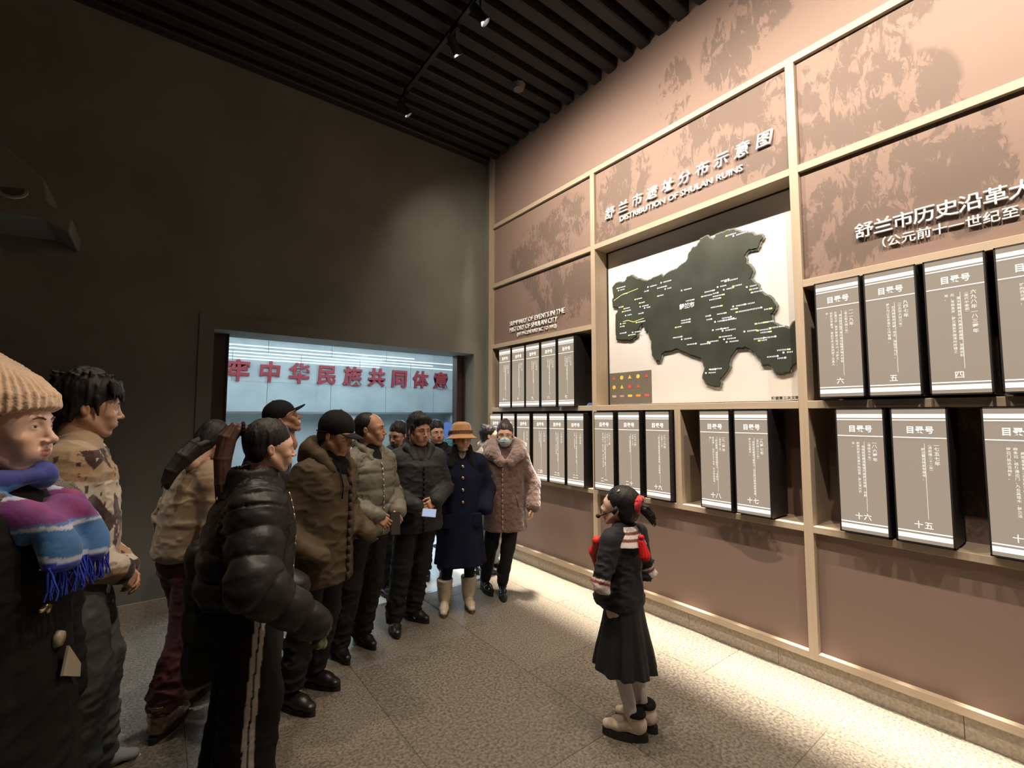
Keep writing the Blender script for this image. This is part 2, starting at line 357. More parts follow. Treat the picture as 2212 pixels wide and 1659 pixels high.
# horizontals: thin boards running the full depth of the shelving, or shallow trims between flush panels
def board(y0, y1, z, x1, th=.05, m='ash_h', nm='trim'): return MB().box(0.0, x1, y0, y1, z-th/2, z+th/2).build(nm, M[m], wr, bevel=.002)
hv = .0275
def spans(*v): return [(v[i]-hv if i or True else v[i], v[i+1]+hv) for i in range(len(v)-1)]
for a, b in spans(V1, V2, V3, V4, YE): board(a, b, T2, .05 if not (a > V3 and b > V3-.1 and a < V2+.1) else .30)
board(V1-hv, YE, T1, .05)
for a, b in spans(V1, V2): board(a, b, T3, .30, nm='shelf')
for a, b in spans(V3, V4, YE): board(a, b, T3, .30, nm='shelf')
for a, b in spans(V1, V2, V3, V4, YE):
    board(a, b, T4, .30, nm='shelf'); board(a, b, T5+.005, .30, .042, nm='shelf'); board(a, b, T6+.024, .05, .045)
# verticals
def post(y, z0, z1, x1=.30, m='ash_v'): return MB().box(0.0, x1, y-hv, y+hv, z0, z1).build('upright', M[m], wr, bevel=.002)
MB().box(0.0, .05, V1-hv, V1+.03, T6, ZC+.1).box(-.004, .02, V1+.03, V1+.055, T6, ZC+.1).build('upright', M['ash_v'], wr, bevel=.002)
for v in (V2, V3, V4): post(v, T6, T1-.025)
post(-2.811, T5+.026, T4-.025)
MB().box(0.05, .30, V1-.012, V1+.0, T5, T3).build('side_panel', M['ash_v'], wr)
# stone plinth pieces under the trim
ys = [-0.16, -1.06, -1.96, -2.86, -3.52, -4.42, -5.32, -6.22, YE]
for i in range(len(ys)-1):
    MB().box(0.018, .12, ys[i]-.001, ys[i+1]+.001, 0.0, T6+.002).build('plinth_stone', M['skirt'], wr, bevel=.0015)
MB().box(0.03, .12, -0.16, 0, 0, .13).build('plinth_stone', M['skirt'], wr)
# ------------------------------------------------------------------ lobby shell
YW = 5.0; ZL = 4.05
lw = struct(MB().box(-9, 9, YW+.03, YW+.2, 1.72, ZL).build('wall_lobby', M['lobby_grout']))
for r_ in range(4):
    z0 = 1.74 + r_*.575; x = -8.9 + (r_ % 2)*.6
    while x < 8.8:
        MB().box(x+.002, x+1.195, YW, YW+.04, z0+.0015, z0+.5735).build('tile', M['lobby_wall'] if random.random() < .5 else M['lobby_wall_b'], lw); x += 1.2
lw2 = struct(MB().box(-9, 9, YW+.35, YW+.5, 0, 1.74).build('wall_lobby_niche', M['lobby_low']))
for x in (-6.0, -3.1, -0.2, 2.7, 5.6): MB().box(x-.3, x+.3, YW+.02, YW+.36, 0, 1.70).build('pier', M['lobby_low'], lw2, bevel=.004)
MB().box(-9, 9, YW-.05, YW+.36, 1.70, 1.74).build('ledge', M['steel'], lw2)
struct(MB().box(-9.2, -9, TH, YW+.5, 0, ZL).build('wall_lobby_side', M['lobby_low']))
struct(MB().box(9, 9.2, TH, YW+.5, 0, ZL).build('wall_lobby_end', M['lobby_low']))
struct(MB().box(-9.2, 9.2, TH, YW+.5, ZL, ZL+.1).build('ceiling_lobby', M['lobby_floor']))
struct(MB().box(-9, XL, TH-.1, TH, 0, ZL).box(.3, 9, TH-.1, TH, 0, ZL).build('wall_lobby_near', M['lobby_low']))
for k, (yy, xa, xb) in enumerate(((3.95, -7, 1.9), (3.35, -7, 3.9), (2.7, -7, 3.1), (2.0, -7, 4.2), (1.3, -7, 2.0))):
    fx = MB().box(xa, xb, yy-.045, yy+.045, 3.16, 3.22).build('linear_lamp', M['steel'])
    tag(fx, ['linear ceiling lamp of the lobby nearest the red lettering', 'second linear lobby lamp out from the red lettering', 'middle linear lobby lamp of five', 'fourth linear lobby lamp out from the red lettering', 'linear lobby lamp nearest the doorway head'][k], 'ceiling lamp', 'linear lamps mirrored in the lobby wall')
    MB().cyl((xa+.01, yy, 3.14), (xb-.01, yy, 3.14), .011, n=10).build('tube', M['lobby_lamp'], fx, smooth=True)
    for xx in (xa+.5, (xa+xb)/2, xb-.5): MB().cyl((xx, yy, 3.22), (xx, yy, ZL), .006, n=6).build('hanger', M['steel'], fx)
# ================================================================== lettering, boxes, map, lamps
def face_glyphs(parts, name, m, parent, x, depth=0.0):
    """glyphs on a plane x = const facing -x; parts: (char, y_left, z_base, size, offset, squash)"""
    V = []; Fc = []
    for ch, y, z, s, off, sq in parts:
        v, f = glyph(ch, 1, off); n = len(V)
        V += [(x, y - a*s*sq, z + b*s) for a, b in v]; Fc += [tuple(n+i for i in q) for q in f]
    if not V: return None
    return mesh(name, V, Fc, m, parent)
def raised(ch, y, z, size, x, depth, off, parent, m, shear=0.0, name='character', sq=1.0):
    me = text_mesh(ch, size, extrude=depth/2, offset=off*size, res=2, shear=shear)
    v = np.empty(len(me.vertices)*3); me.vertices.foreach_get('co', v); v = v.reshape(-1, 3)
    o3 = np.empty_like(v); o3[:, 0] = x - v[:, 2]; o3[:, 1] = y - v[:, 0]*sq; o3[:, 2] = z + v[:, 1]
    me.vertices.foreach_set('co', o3.ravel()); me.materials.clear(); me.materials.append(m); me.name = name; me.update()
    o = bpy.data.objects.new(name, me); C.objects.link(o); o.parent = parent; return o

sg = tag(empty('wall_sign'), 'large white raised title characters with a smaller English line above the relief map', 'sign')
for i, ch in enumerate('舒兰市遗址分布示意图'):
    yy = -2.062 + (-3.49+2.062)/9*i
    raised(ch, yy, 3.575 + .004*i, .118, PX-.014, .018, .004, sg, M['white_letter'], shear=.16)
def text_w(t):
    me = text_mesh(t, 1.0, res=1); r_ = max(v.co.x for v in me.vertices); bpy.data.meshes.remove(me); return r_
y = -2.240; LINE = 'DISTRIBUTION OF SHULAN RUINS'; hh = text_w('HH'); KS = (3.396-2.240)/text_w(LINE)
for ch in LINE:
    if ch != ' ': raised(ch, y, 3.492, .070, PX-.011, .014, .008, sg, M['white_letter'], name='letter', sq=KS/.070)
    y -= KS*(text_w('H'+ch+'H')-hh)
sg2 = tag(empty('wall_sign'), 'white raised history title in two Chinese lines over the right-hand lit boxes', 'sign')
for i, ch in enumerate('舒兰市历史沿革大事记'):
    raised(ch, -4.062 - .0928*i, 2.765, .098, PX-.014, .018, .006, sg2, M['white_letter'])
for i, ch in enumerate('（公元前十一世纪至一九九二年）'):
    raised(ch, -4.150 - .0665*i, 2.672, .066, PX-.011, .014, .005, sg2, M['white_letter'])
sg3 = tag(empty('wall_sign'), 'small white English title about events in the history of Shulan City above the left boxes', 'sign')
for line, y0, z, s, end in (('SUMMARY OF EVENTS IN THE', -.525, 2.762, .078, -1.49), ('HISTORY OF SHULAN CITY', -.525, 2.686, .078, -1.375), ('(11TH CENTURY BC TO 1992)', -.67, 2.622, .056, -1.36)):
    me = text_mesh(line, s, res=1); wd = max(v.co.x for v in me.vertices); bpy.data.meshes.remove(me)
    raised(line, y0, z, s, PX-.010, .010, .006, sg3, M['white_letter'], name='line', sq=abs(end-y0)/wd)

BW, BD = .240, .26
def lit_box(yL, zb, zt, num, year, era, body, label, group, short=False):
    """one lit box shaped like an archive file: black case, glowing spine with white print"""
    xf = -0.05
    t = empty('archive_box', (0, yL-BW/2, zb)); tag(t, label, 'light box', group)
    h = zt-zb; hw = BW/2
    MB().box(xf+.006, xf+BD, -hw, hw, 0, h).build('case', M['case'], t, bevel=.002)
    MB().box(xf, xf+.0062, -hw+.007, hw-.007, .008, h-.008).build('face', M['box_face'], t)
    fr = MB(); fr.box(xf-.002, xf+.007, -hw, -hw+.007, 0, h).box(xf-.002, xf+.007, hw-.007, hw, 0, h).box(xf-.002, xf+.007, -hw, hw, 0, .008).box(xf-.002, xf+.007, -hw, hw, h-.008, h)
    fr.build('frame', M['case'], t)
    xs = xf - .0008
    for z0, z1 in ((h-.056, h-.034), (h-.070, h-.064), (h-.166, h-.161), (.027, .052), (.062, .068)): MB().box(xs, xs+.001, -hw+.008, hw-.008, z0, z1).build('stripe', M['box_ink'], t)
    P = [(ch, .056-.040*i-.001, h-.137, .043, .02, .9) for i, ch in enumerate('目录号')]
    face_glyphs(P, 'heading', M['box_ink'], t, xs)
    P = []; z = h-.212
    for ch in year:
        P.append((ch, -.058, z, .0235, .016, 1.0)); z -= .0255 if ch != '一' else .019
    z = h-.205
    for ch in era:
        P.append((ch if ch not in '（）' else {'（': '︵', '）': '︶'}[ch], -.035, z, .0165, .01, 1.0)); z -= .0180
    MB().box(xs, xs+.001, -.0215, -.0195, .135, h-.195).build('rule', M['box_ink_soft'], t)
    for ci, col in enumerate(body):
        z = h-.232 if ci == 0 else h-.212; yy = -.006 + .0235*ci
        n = len(col); st = min(.0178, (h-.36)/max(n, 1))
        for ch in col: P.append((ch, yy, z, .0162, .014, .95)); z -= st
    face_glyphs(P, 'print', M['box_ink_soft'], t, xs)
    P = []; wd = .042*len(num)
    for i, ch in enumerate(num): P.append((ch, wd/2 - .042*i, .088, .042, .004, .95))
    face_glyphs(P, 'numeral', M['box_ink'], t, xs)
    return t
G1 = 'lit archive boxes on the display wall'
ZB, ZT = .975, 1.713
UB, UT = 1.780, 2.513
boxes = [
 (-3.851, UB, UT, '六', '一一一九年', '（金太祖天辅三年）', ['金太祖完颜阿骨打命完颜希尹等人创制', '女真文字。希尹家族之地冷山（今舒兰），', '仿照汉字楷书、参照契丹文而创制了女真大', '字。'], 'upper lit box just right of the map, dated 一一一九年'),
 (-4.109, UB, UT, '五', '九四七年', '（辽太宗大同元年）', ['契丹灭渤海后统一东北，改国号为辽。', '舒兰为辽东京道宁江州管辖。'], 'upper lit box dated 九四七年, second to the right of the map'),
 (-4.381, UB, UT, '四', '六九八年—八三零年', '（唐代中晚期）', ['粟末靺鞨首领大祚荣率部建国，至唐册封', '后，号称渤海，舒兰属渤海国涑州所辖之', '地。'], 'upper lit box dated 六九八年—八三零年 under the white history title'),
 (-4.652, UB, UT, '三', '四九四年', '（北魏）', ['勿吉灭扶余，占据其地，舒兰归勿吉管辖。', '土，舒兰为勿吉国域，', '域的西北境。'], 'upper lit box cut off by the right edge of the photo'),
 (-3.933, ZB, ZT, '十六', '一八六零年', '（清咸丰十年）', ['吉林将军景淳奏请开放舒兰荒原，长期', '封禁的舒兰荒原开始招垦，舒兰渐兴农', '业。'], 'lower lit box dated 一八六零年 beside the tall wooden upright'),
 (-4.202, ZB, ZT, '十五', '一七五七年', '（清乾隆二十二年）', ['舒兰置吉林将军辖地。'], 'lower lit box dated 一七五七年 with one short line of text'),
 (-4.568, ZB, ZT, '十四', '一六八二年', '（清康熙二十一年）', ['康熙皇帝第二次东巡吉林，由盛京城北内', '柳条边、经伊通边门、九台其塔木，舒兰法', '特边门抵达吉林城。'], 'lower lit box at the far right edge, mostly cut off by the frame'),
 (-1.950, ZB-.004, ZT-.007, '二一', '一九三二年', '（民国二十一年）', ['二月一日，日军侵占舒兰县城，舒兰', '县公署成立，舒兰沦陷，县城被日军占领'], 'lower lit box dated 一九三二年, first right of the left upright, below the map legend'),
 (-2.238, ZB-.002, ZT-.006, '二十', '一九三一年', '（民国二十年）', ['舒兰县境匪患四起。'], 'lower lit box dated 一九三一年, middle of the three below the map'),
 (-2.533, ZB, ZT-.004, '十九', '一九二九年', '（民国十八年）', ['舒兰县公署改称舒兰县政府，归吉林省。'], 'lower lit box dated 一九二九年, rightmost of the three below the map'),
 (-3.030, ZB, ZT-.004, '十八', '一九一零年', '（清宣统二年）', ['舒兰建县，县衙暂设朝阳川，（今舒兰', '朝阳镇），划四乡五十余甲，隶吉林西路道。', '镇）。'], 'lower lit box dated 一九一零年 right of the shelf divider'),
 (-3.300, ZB, ZT-.003, '十七', '一九零七年', '（清光绪三十三年）', ['吉林将军奏请于朝阳川，设立舒兰县治以资治理', '舒兰设治委员。'], 'lower lit box dated 一九零七年 beside the bare stretch of shelf'),
]
b2 = ['建国后舒兰县人民政府成立', '县治移至舒兰镇辖四区', '全县开展土地改革运动']
for i, yl in enumerate((-.397, -.659, -.919, -1.186, -1.455)):
    boxes.append((yl, UB-.02, UT-.033, ['十一', '十', '九', '八', '七'][i], ['一四零九年', '一四一一年', '一二三四年', '一一六七年', '一一二六年'][i], ['（明永乐）', '（明永乐）', '（蒙古）', '（金大定）', '（金天会）'][i],
        [['海西女真诸部归附明廷设立卫所管辖', '明朝廷设卫'], ['明朝政府在此设立卫所管理地方事'], ['蒙古灭金，舒兰归开元路管辖', '蒙古军至此地'], ['金世宗时期舒兰属上京会宁府辖地', '女真文字推行'], ['金兵南下后女真贵族葬于此地。', '完颜希尹家族']][i],
        ['leftmost lit box of the upper row, next to the corner', 'second lit box from the corner in the upper row', 'middle lit box of the five in the upper left bay', 'fourth lit box from the corner in the upper row', 'last lit box of the upper left bay, beside its dark empty end'][i]))
for i, yl in enumerate((-.205, -.475, -.752, -1.044, -1.311, -1.579)):
    boxes.append((yl, ZB-.012, ZT-.018, ['二七', '二六', '二五', '二四', '二三', '二二'][i], ['一九九二年', '一九八五年', '一九六一年', '一九四九年', '一九四六年', '一九四五年'][i], '', [['撤县设市舒兰市成立', '县级舒兰市'], ['经济社会发展成就显著'], ['舒兰县划归吉林市管辖'], ['中华人民共和国成立', '舒兰县归吉林省'], ['中共舒兰县委员会成立，县民主政府', '在舒兰县成立，进行土地改革'], ['八月十五日，日本无条件投降。舒兰', '光复，人民政权建立']][i],
        ['lower lit box in the corner, partly hidden behind the fur collar', 'lower lit box directly behind the masked woman’s hair', 'third lower lit box from the corner, by the fur collar', 'lower lit box just right of the black gap beside the fur coat', 'lower lit box second from the left upright of the map bay', 'lower lit box touching the dark end left of the map bay'][i]))
for (yl, zb, zt, num, yr, er, bd, lb) in boxes: lit_box(yl, zb, zt, num, yr, er, bd, lb, G1)
# small dark blue folded cloth left on the shelf end
cl = MB(); cl.box(0.01, .12, -1.885, -1.80, T4+.025, T4+.036).box(.015, .115, -1.88, -1.805, T4+.036, T4+.045).box(.02, .11, -1.876, -1.81, T4+.045, T4+.052)
tag(cl.build('folded_cloth', mat('blue_cloth', (.05, .08, .14), .8), bevel=.003), 'small folded dark blue cloth on the shelf end left of the map', 'cloth')

# ------------------------------------------------------------------ relief map
XM = .185
mp = tag(empty('map_display', (XM, -2.82, T4)), 'large white map board with a dark green land relief set in the deep middle bay', 'map')
def loc(o, px=XM, py=-2.82, pz=T4):
    me = o.data; me.transform(Matrix.Translation((-px, -py, -pz))); return o
loc(MB().box(XM, XM+.02, V2-hv, V3+hv, T4+.025, T2-.025).build('board', M['map_white'], mp))
fr = MB().box(XM-.008, XM+.02, V2-hv, V2-hv-.012, T4+.025, T2-.025).box(XM-.008, XM+.02, V3+hv, V3+hv+.012, T4+.025, T2-.025).box(XM-.008, XM+.02, V2-hv, V3+hv, T4+.025, T4+.035).box(XM-.008, XM+.02, V2-hv, V3+hv, T2-.037, T2-.025)
loc(fr.build('frame', M['case'], mp))
OUT = [(-2.01, 2.939), (-2.055, 2.978), (-2.175, 2.971), (-2.193, 3.008), (-2.267, 3.01), (-2.33, 2.961), (-2.438, 2.915), (-2.499, 2.933), (-2.579, 2.943), (-2.6, 2.915), (-2.672, 2.948), (-2.734, 2.951), (-2.782, 2.981), (-2.822, 2.995), (-2.85, 3.06), (-2.883, 3.093), (-2.928, 3.098), (-2.955, 3.149), (-3.029, 3.156), (-3.075, 3.106), (-3.094, 3.146), (-3.181, 3.147), (-3.248, 3.136), (-3.291, 3.106), (-3.385, 3.069), (-3.405, 3.041), (-3.455, 3.031), (-3.469, 2.994), (-3.437, 2.945), (-3.42, 2.912), (-3.359, 2.925), (-3.332, 2.9), (-3.336, 2.85), (-3.376, 2.801), (-3.389, 2.754), (-3.362, 2.707), (-3.412, 2.663), (-3.435, 2.595), (-3.506, 2.537), (-3.538, 2.48), (-3.536, 2.439), (-3.502, 2.409), (-3.518, 2.344), (-3.583, 2.314), (-3.61, 2.294), (-3.63, 2.331), (-3.662, 2.351), (-3.678, 2.304), (-3.683, 2.205), (-3.677, 2.049), (-3.636, 2.023), (-3.607, 1.966), (-3.561, 1.954), (-3.505, 1.968), (-3.469, 2.027), (-3.41, 2.037), (-3.392, 2.096), (-3.333, 2.155), (-3.292, 2.181), (-3.238, 2.177), (-3.193, 2.116), (-3.174, 2.03), (-3.109, 1.958), (-3.102, 1.897), (-3.05, 1.894), (-2.968, 1.927), (-2.939, 1.98), (-2.96, 2.059), (-2.931, 2.136), (-2.838, 2.169), (-2.722, 2.235), (-2.625, 2.222), (-2.583, 2.214), (-2.553, 2.148), (-2.502, 2.147), (-2.459, 2.214), (-2.455, 2.342), (-2.419, 2.437), (-2.389, 2.448), (-2.367, 2.51), (-2.327, 2.464), (-2.31, 2.401), (-2.221, 2.372), (-2.053, 2.408), (-2.046, 2.478), (-2.049, 2.658), (-2.085, 2.714), (-2.016, 2.734), (-2.008, 2.805), (-2.026, 2.844)]
def rough(pts, amp, n=4, seed=3):
    rg = random.Random(seed); o = []
    for i, p in enumerate(pts):
        q = pts[(i+1) % len(pts)]; dx, dz = q[0]-p[0], q[1]-p[1]; L = math.hypot(dx, dz) or 1
        for k in range(n):
            t = k/n; a = rg.uniform(-amp, amp)*(1 if k else .3); o.append((p[0]+dx*t - dz/L*a, p[1]+dz*t + dx/L*a))
    return o
ro = rough(OUT, .006)
cy = sum(p[0] for p in ro)/len(ro)
def inset(pts, d):
    n = len(pts); o = []
    for i in range(n):
        a, b = pts[i-3], pts[(i+3) % n]; dx, dz = b[0]-a[0], b[1]-a[1]; L = math.hypot(dx, dz) or 1
        o.append((pts[i][0]+dz/L*d, pts[i][1]-dx/L*d))
    return o
A = sum(ro[i-1][0]*ro[i][1]-ro[i][0]*ro[i-1][1] for i in range(len(ro)))
sgn = 1 if A < 0 else -1
def plate(pts, x0, x1, name, m):
    bm = bmesh.new(); vs = [bm.verts.new((x0, p[0], p[1])) for p in pts]; es = [bm.edges.new((vs[i], vs[(i+1) % len(vs)])) for i in range(len(vs))]
    bmesh.ops.triangle_fill(bm, edges=es, use_beauty=False)
    r = bmesh.ops.extrude_face_region(bm, geom=bm.faces[:]); bmesh.ops.translate(bm, vec=(x1-x0, 0, 0), verts=[v for v in r['geom'] if isinstance(v, bmesh.types.BMVert)])
    bmesh.ops.recalc_face_normals(bm, faces=bm.faces[:])
    me = bpy.data.meshes.new(name); bm.to_mesh(me); bm.free(); me.materials.append(m)
    o = bpy.data.objects.new(name, me); C.objects.link(o); o.parent = mp; return loc(o)
plate(ro, XM+.001, XM-.016, 'land_rim', M['map_rim'])
plate(inset(ro, sgn*.013), XM, XM-.026, 'land', M['map_green'])
XT = XM-.0275
LAB = [(-2.08, 2.908), (-2.1, 2.883), (-2.19, 2.836), (-2.44, 2.841), (-2.44, 2.808), (-2.58, 2.849), (-2.62, 2.808), (-2.62, 2.783), (-2.54, 2.736), (-2.78, 2.735), (-2.29, 2.755), (-2.34, 2.711), (-2.35, 2.675), (-2.14, 2.715), (-2.16, 2.691), (-2.14, 2.665), (-2.18, 2.621), (-2.4, 2.654), (-2.38, 2.612), (-2.88, 2.635), (-2.96, 2.644), (-3.19, 2.735), (-3.16, 2.725), (-3.1, 2.693), (-3.06, 2.675), (-3.15, 2.661), (-3.1, 2.648), (-3.14, 2.624), (-3.11, 2.602), (-3.22, 2.672), (-3.33, 2.642), (-3.35, 2.617), (-3.36, 2.592), (-3.12, 2.537), (-3.22, 2.512), (-3.31, 2.512), (-3.24, 2.492), (-3.15, 2.474), (-3.24, 2.464), (-3.49, 2.446), (-3.43, 2.465), (-3.03, 2.474), (-3.04, 2.444), (-3.07, 2.415), (-3.14, 2.415), (-3.2, 2.434), (-3.22, 2.419), (-2.85, 2.474), (-2.84, 2.453), (-2.71, 2.425), (-3.05, 2.351), (-3.12, 2.352), (-3.13, 2.334), (-2.77, 2.337), (-2.77, 2.313), (-2.9, 2.261), (-3.0, 2.261), (-3.02, 2.249), (-3.1, 2.287), (-3.14, 2.265), (-3.16, 2.24), (-3.44, 2.351), (-3.38, 2.35), (-3.3, 2.303), (-3.39, 2.297), (-3.48, 2.303), (-3.48, 2.277), (-3.44, 2.236), (-3.52, 2.236), (-3.4, 2.22), (-3.6, 2.133), (-3.57, 2.113), (-3.53, 2.092), (-3.58, 2.075), (-3.01, 2.037), (-3.06, 2.033), (-2.98, 2.009), (-3.18, 3.088), (-3.24, 3.07), (-2.12, 2.549), (-2.15, 2.523), (-2.18, 2.457), (-2.26, 2.446), (-2.21, 2.426), (-2.3, 2.534)]
rg = random.Random(5); wq = MB(); yq = MB(); dq = MB()
for i, (yy, zz) in enumerate(LAB):
    n = rg.randint(4, 8); right = rg.random() < .6
    q = yq if rg.random() < .45 else dq
    q.box(XT, XT+.003, yy-.016, yy+.002, zz, zz+.010) if q is yq else q.cyl((XT, yy, zz+.006), (XT+.003, yy, zz+.006), .007, n=8)
    for k in range(n):                                   # a run of tiny block marks: the site name, too small to read
        y0 = (yy-.022 - .0105*k) if right else (yy+.010+.0105*k)
        if not (-3.66 < y0 < -2.03): continue
        for s_ in range(3):
            a = rg.uniform(0, .006); wq.box(XT+.0005, XT+.002, y0-.0075+a*.2, y0-.001, zz+.001+s_*.0035, zz+.0025+s_*.0035)
        a = y0 - rg.uniform(.002, .006); wq.box(XT+.0005, XT+.002, a-.0012, a, zz+.0005, zz+.0105)
o = loc(wq.build('site_names', M['map_dot'], mp)); o['kind'] = 'stuff'
loc(yq.build('yellow_markers', M['map_yellow'], mp))['kind'] = 'stuff'; loc(dq.build('white_markers', M['map_dot'], mp))['kind'] = 'stuff'
lines = MB()
for pts in ([(-2.04, 2.80), (-2.13, 2.835), (-2.33, 2.857)], [(-2.15, 2.573), (-2.21, 2.575), (-2.27, 2.55), (-2.39, 2.566)]):
    for a, b in zip(pts, pts[1:]): lines.cyl((XT, a[0], a[1]), (XT, b[0], b[1]), .0025, n=5)
loc(lines.build('old_wall_line', M['map_yellow'], mp))
face_glyphs([(ch, -2.755-.046*i, 2.582, .050, .012, 1) for i, ch in enumerate('舒兰市')], 'city_name', M['map_dot'], mp, XT-.0005).data.transform(Matrix.Translation((-XM, 2.82, -T4)))
loc(MB().box(XM-.004, XM, -1.952, -2.441, 1.787, 2.085).build('legend', M['map_legend'], mp))
cols_ = [(.6, .1, .08), (.7, .6, .1), (.75, .55, .08), (.7, .62, .1), (.6, .08, .08)]
for i in range(14):
    r_, c_ = divmod(i, 5) if i < 9 else (2, i-9)
    if i >= 9: r_ = 2
    yy = -2.01 - c_*.095; zz = (2.035, 1.945, 1.855)[r_]
    q = MB()
    if r_ == 2: q.box(XM-.006, XM-.004, yy-.024, yy+.024, zz-.010, zz+.012)
    elif (c_ + r_) % 2: q.cyl((XM-.006, yy, zz), (XM-.004, yy, zz), .02, n=12)
    else: q.prism([(XM-.004, yy-.02, zz-.016), (XM-.004, yy+.02, zz-.016), (XM-.004, yy, zz+.02)], (-.002, 0, 0))
    cc = [(.5, .46, .42), (.42, .30, .25), (.75, .6, .1), (.8, .3, .08), (.7, .1, .12)][c_] if r_ == 2 else cols_[(c_+r_*2) % 5]
    loc(q.build('legend_symbol', mat('legend_%d' % i, cc, .5), mp))
face_glyphs([(ch, -3.465-.0265*i, 1.786, .026, .02, 1) for i, ch in enumerate('根据第三次文物普查发')], 'caption', M['ink_black'], mp, XM-.001).data.transform(Matrix.Translation((-XM, 2.82, -T4)))

# ------------------------------------------------------------------ red characters in the lobby
rs = tag(empty('wall_lettering', (0, YW, 2.3)), 'row of big dark red raised characters on the pale lobby wall', 'sign')
for i, ch in enumerate('铸牢中华民族共同体意识'):
    me = text_mesh(ch, .40, extrude=.02, offset=.012, res=3, shear=.06)
    v = np.empty(len(me.vertices)*3); me.vertices.foreach_get('co', v); v = v.reshape(-1, 3)
    o3 = np.empty_like(v); o3[:, 0] = -2.41 + .535*(i-1) + v[:, 0]; o3[:, 1] = -.03 - v[:, 2]; o3[:, 2] = .055 + v[:, 1]*1.06
    me.vertices.foreach_set('co', o3.ravel()); me.materials.clear(); me.materials.append(M['red']); me.update()
    o = bpy.data.objects.new('character', me); C.objects.link(o); o.parent = rs
# blue notice board and planter at the far end of the lobby
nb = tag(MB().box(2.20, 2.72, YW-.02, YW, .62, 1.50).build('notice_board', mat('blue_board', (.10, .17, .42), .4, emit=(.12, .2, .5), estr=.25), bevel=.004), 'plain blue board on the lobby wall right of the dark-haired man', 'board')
pl = tag(empty('planter', (1.55, 3.6, 0)), 'long white planter with low green plants in the lobby', 'planter')
MB().box(-.75, .75, -.15, .15, 0, .98).build('trough', mat('white_trough', (.6, .65, .68), .4), pl, bevel=.01)
lm = mat('leaf_green', (.04, .22, .05), .5); rg = random.Random(2); q = MB()
for i in range(420):
    x, y_, z = rg.uniform(-.73, .73), rg.uniform(-.12, .12), rg.uniform(.98, 1.12); a = rg.uniform(0, 6.3); l = rg.uniform(.05, .12); w_ = .012
    dx, dy, dz = math.cos(a)*l, math.sin(a)*l, rg.uniform(-.01, .08); n = len(q.V)
    q.V += [(x, y_, z), (x+dx*.5-w_*math.sin(a), y_+dy*.5+w_*math.cos(a), z+dz*.7), (x+dx, y_+dy, z+dz), (x+dx*.5+w_*math.sin(a), y_+dy*.5-w_*math.cos(a), z+dz*.7)]; q.F.append((n, n+1, n+2, n+3))
q.build('leaves', lm, pl)['kind'] = 'stuff'

# ------------------------------------------------------------------ ceiling track with spot heads, smoke detector, recessed lamp
def track(x, y0, y1, label):
    t = tag(empty('lamp_track', (x, (y0+y1)/2, 4.96)), label, 'lamp track')
    MB().box(-.018, .018, -(y1-y0)/2, (y1-y0)/2, -.012, .02).build('rail', M['black'], t)
    for k in range(int((y1-y0)/1.2)+1): MB().cyl((0, -(y1-y0)/2+.2+1.2*k, .02), (0, -(y1-y0)/2+.2+1.2*k, .29), .004, n=6).build('hanger', M['black'], t)
    return t
track(-1.50, -6.6, -.75, 'long black lamp track hung under the slatted ceiling')
sp = None
labs = ['black spotlight head nearest the grey wall end of the track', 'smaller of the two glowing spotlights, lower on the track', 'bright glowing spotlight head near the top of the photo', 'black spotlight on the track above the map bay', 'black spotlight on the track before the right bay', 'black spotlight at the near end of the track']
for k, y in enumerate(SPOT_Y):
    t = empty('spotlight', (-1.5, y, 4.94)); tag(t, labs[k], 'spotlight', 'spotlights on the ceiling track')
    ty = (-0.9, -1.35, -2.7, -3.6, -4.7, -5.8)[k]
    d = (Vector((0.0, ty, 3.15)) - Vector((-1.5, y, 4.78))).normalized()
    MB().box(-.02, .02, -.06, .06, -.03, .01).build('adapter', M['black'], t)
    MB().cyl((0, 0, -.03), (0, 0, -.12), .008, n=8).build('arm', M['black'], t)
    c0 = Vector((0, 0, -.16)); a, b = c0 - d*.09, c0 + d*.065
    MB().cyl(a, b, .034, .040, n=20, caps=False).cyl(a, a+d*.002, .034, n=20).build('head', M['black'], t, smooth=True)
    MB().cyl(b-d*.035, b-d*.033, .034, n=20).build('lamp', M['led'] if k in (1, 2) else M['led'], t)
sd = tag(empty('smoke_detector', (-.59, -1.47, 5.03)), 'round smoke detector hanging below the dark slats', 'detector')
MB().cyl((0, 0, 0), (0, 0, .2), .01, n=8).build('stem', mat('dull_plastic', (.10, .09, .08), .5), sd)
MB().cyl((0, 0, -.05), (0, 0, 0), .05, .07, n=24).build('housing', mat('dull_plastic_b', (.12, .11, .10), .5), sd, smooth=False)
rl = tag(empty('recessed_lamp', (-4.208, -.502, 3.192)), 'small round recessed lamp in the grey bulkhead at the left edge', 'lamp')
rl.rotation_euler = (R(62), R(-10), 0)
MB().cyl((0, 0, -.004), (0, 0, .006), .075, n=28).build('ring', mat('dull_ring', (.35, .30, .24), .5), rl)
MB().cyl((0, 0, .006), (0, 0, .008), .058, n=24).build('lens', mat('dull_lens', (.09, .075, .06), .3), rl)
bpy.data.objects.remove(_to)
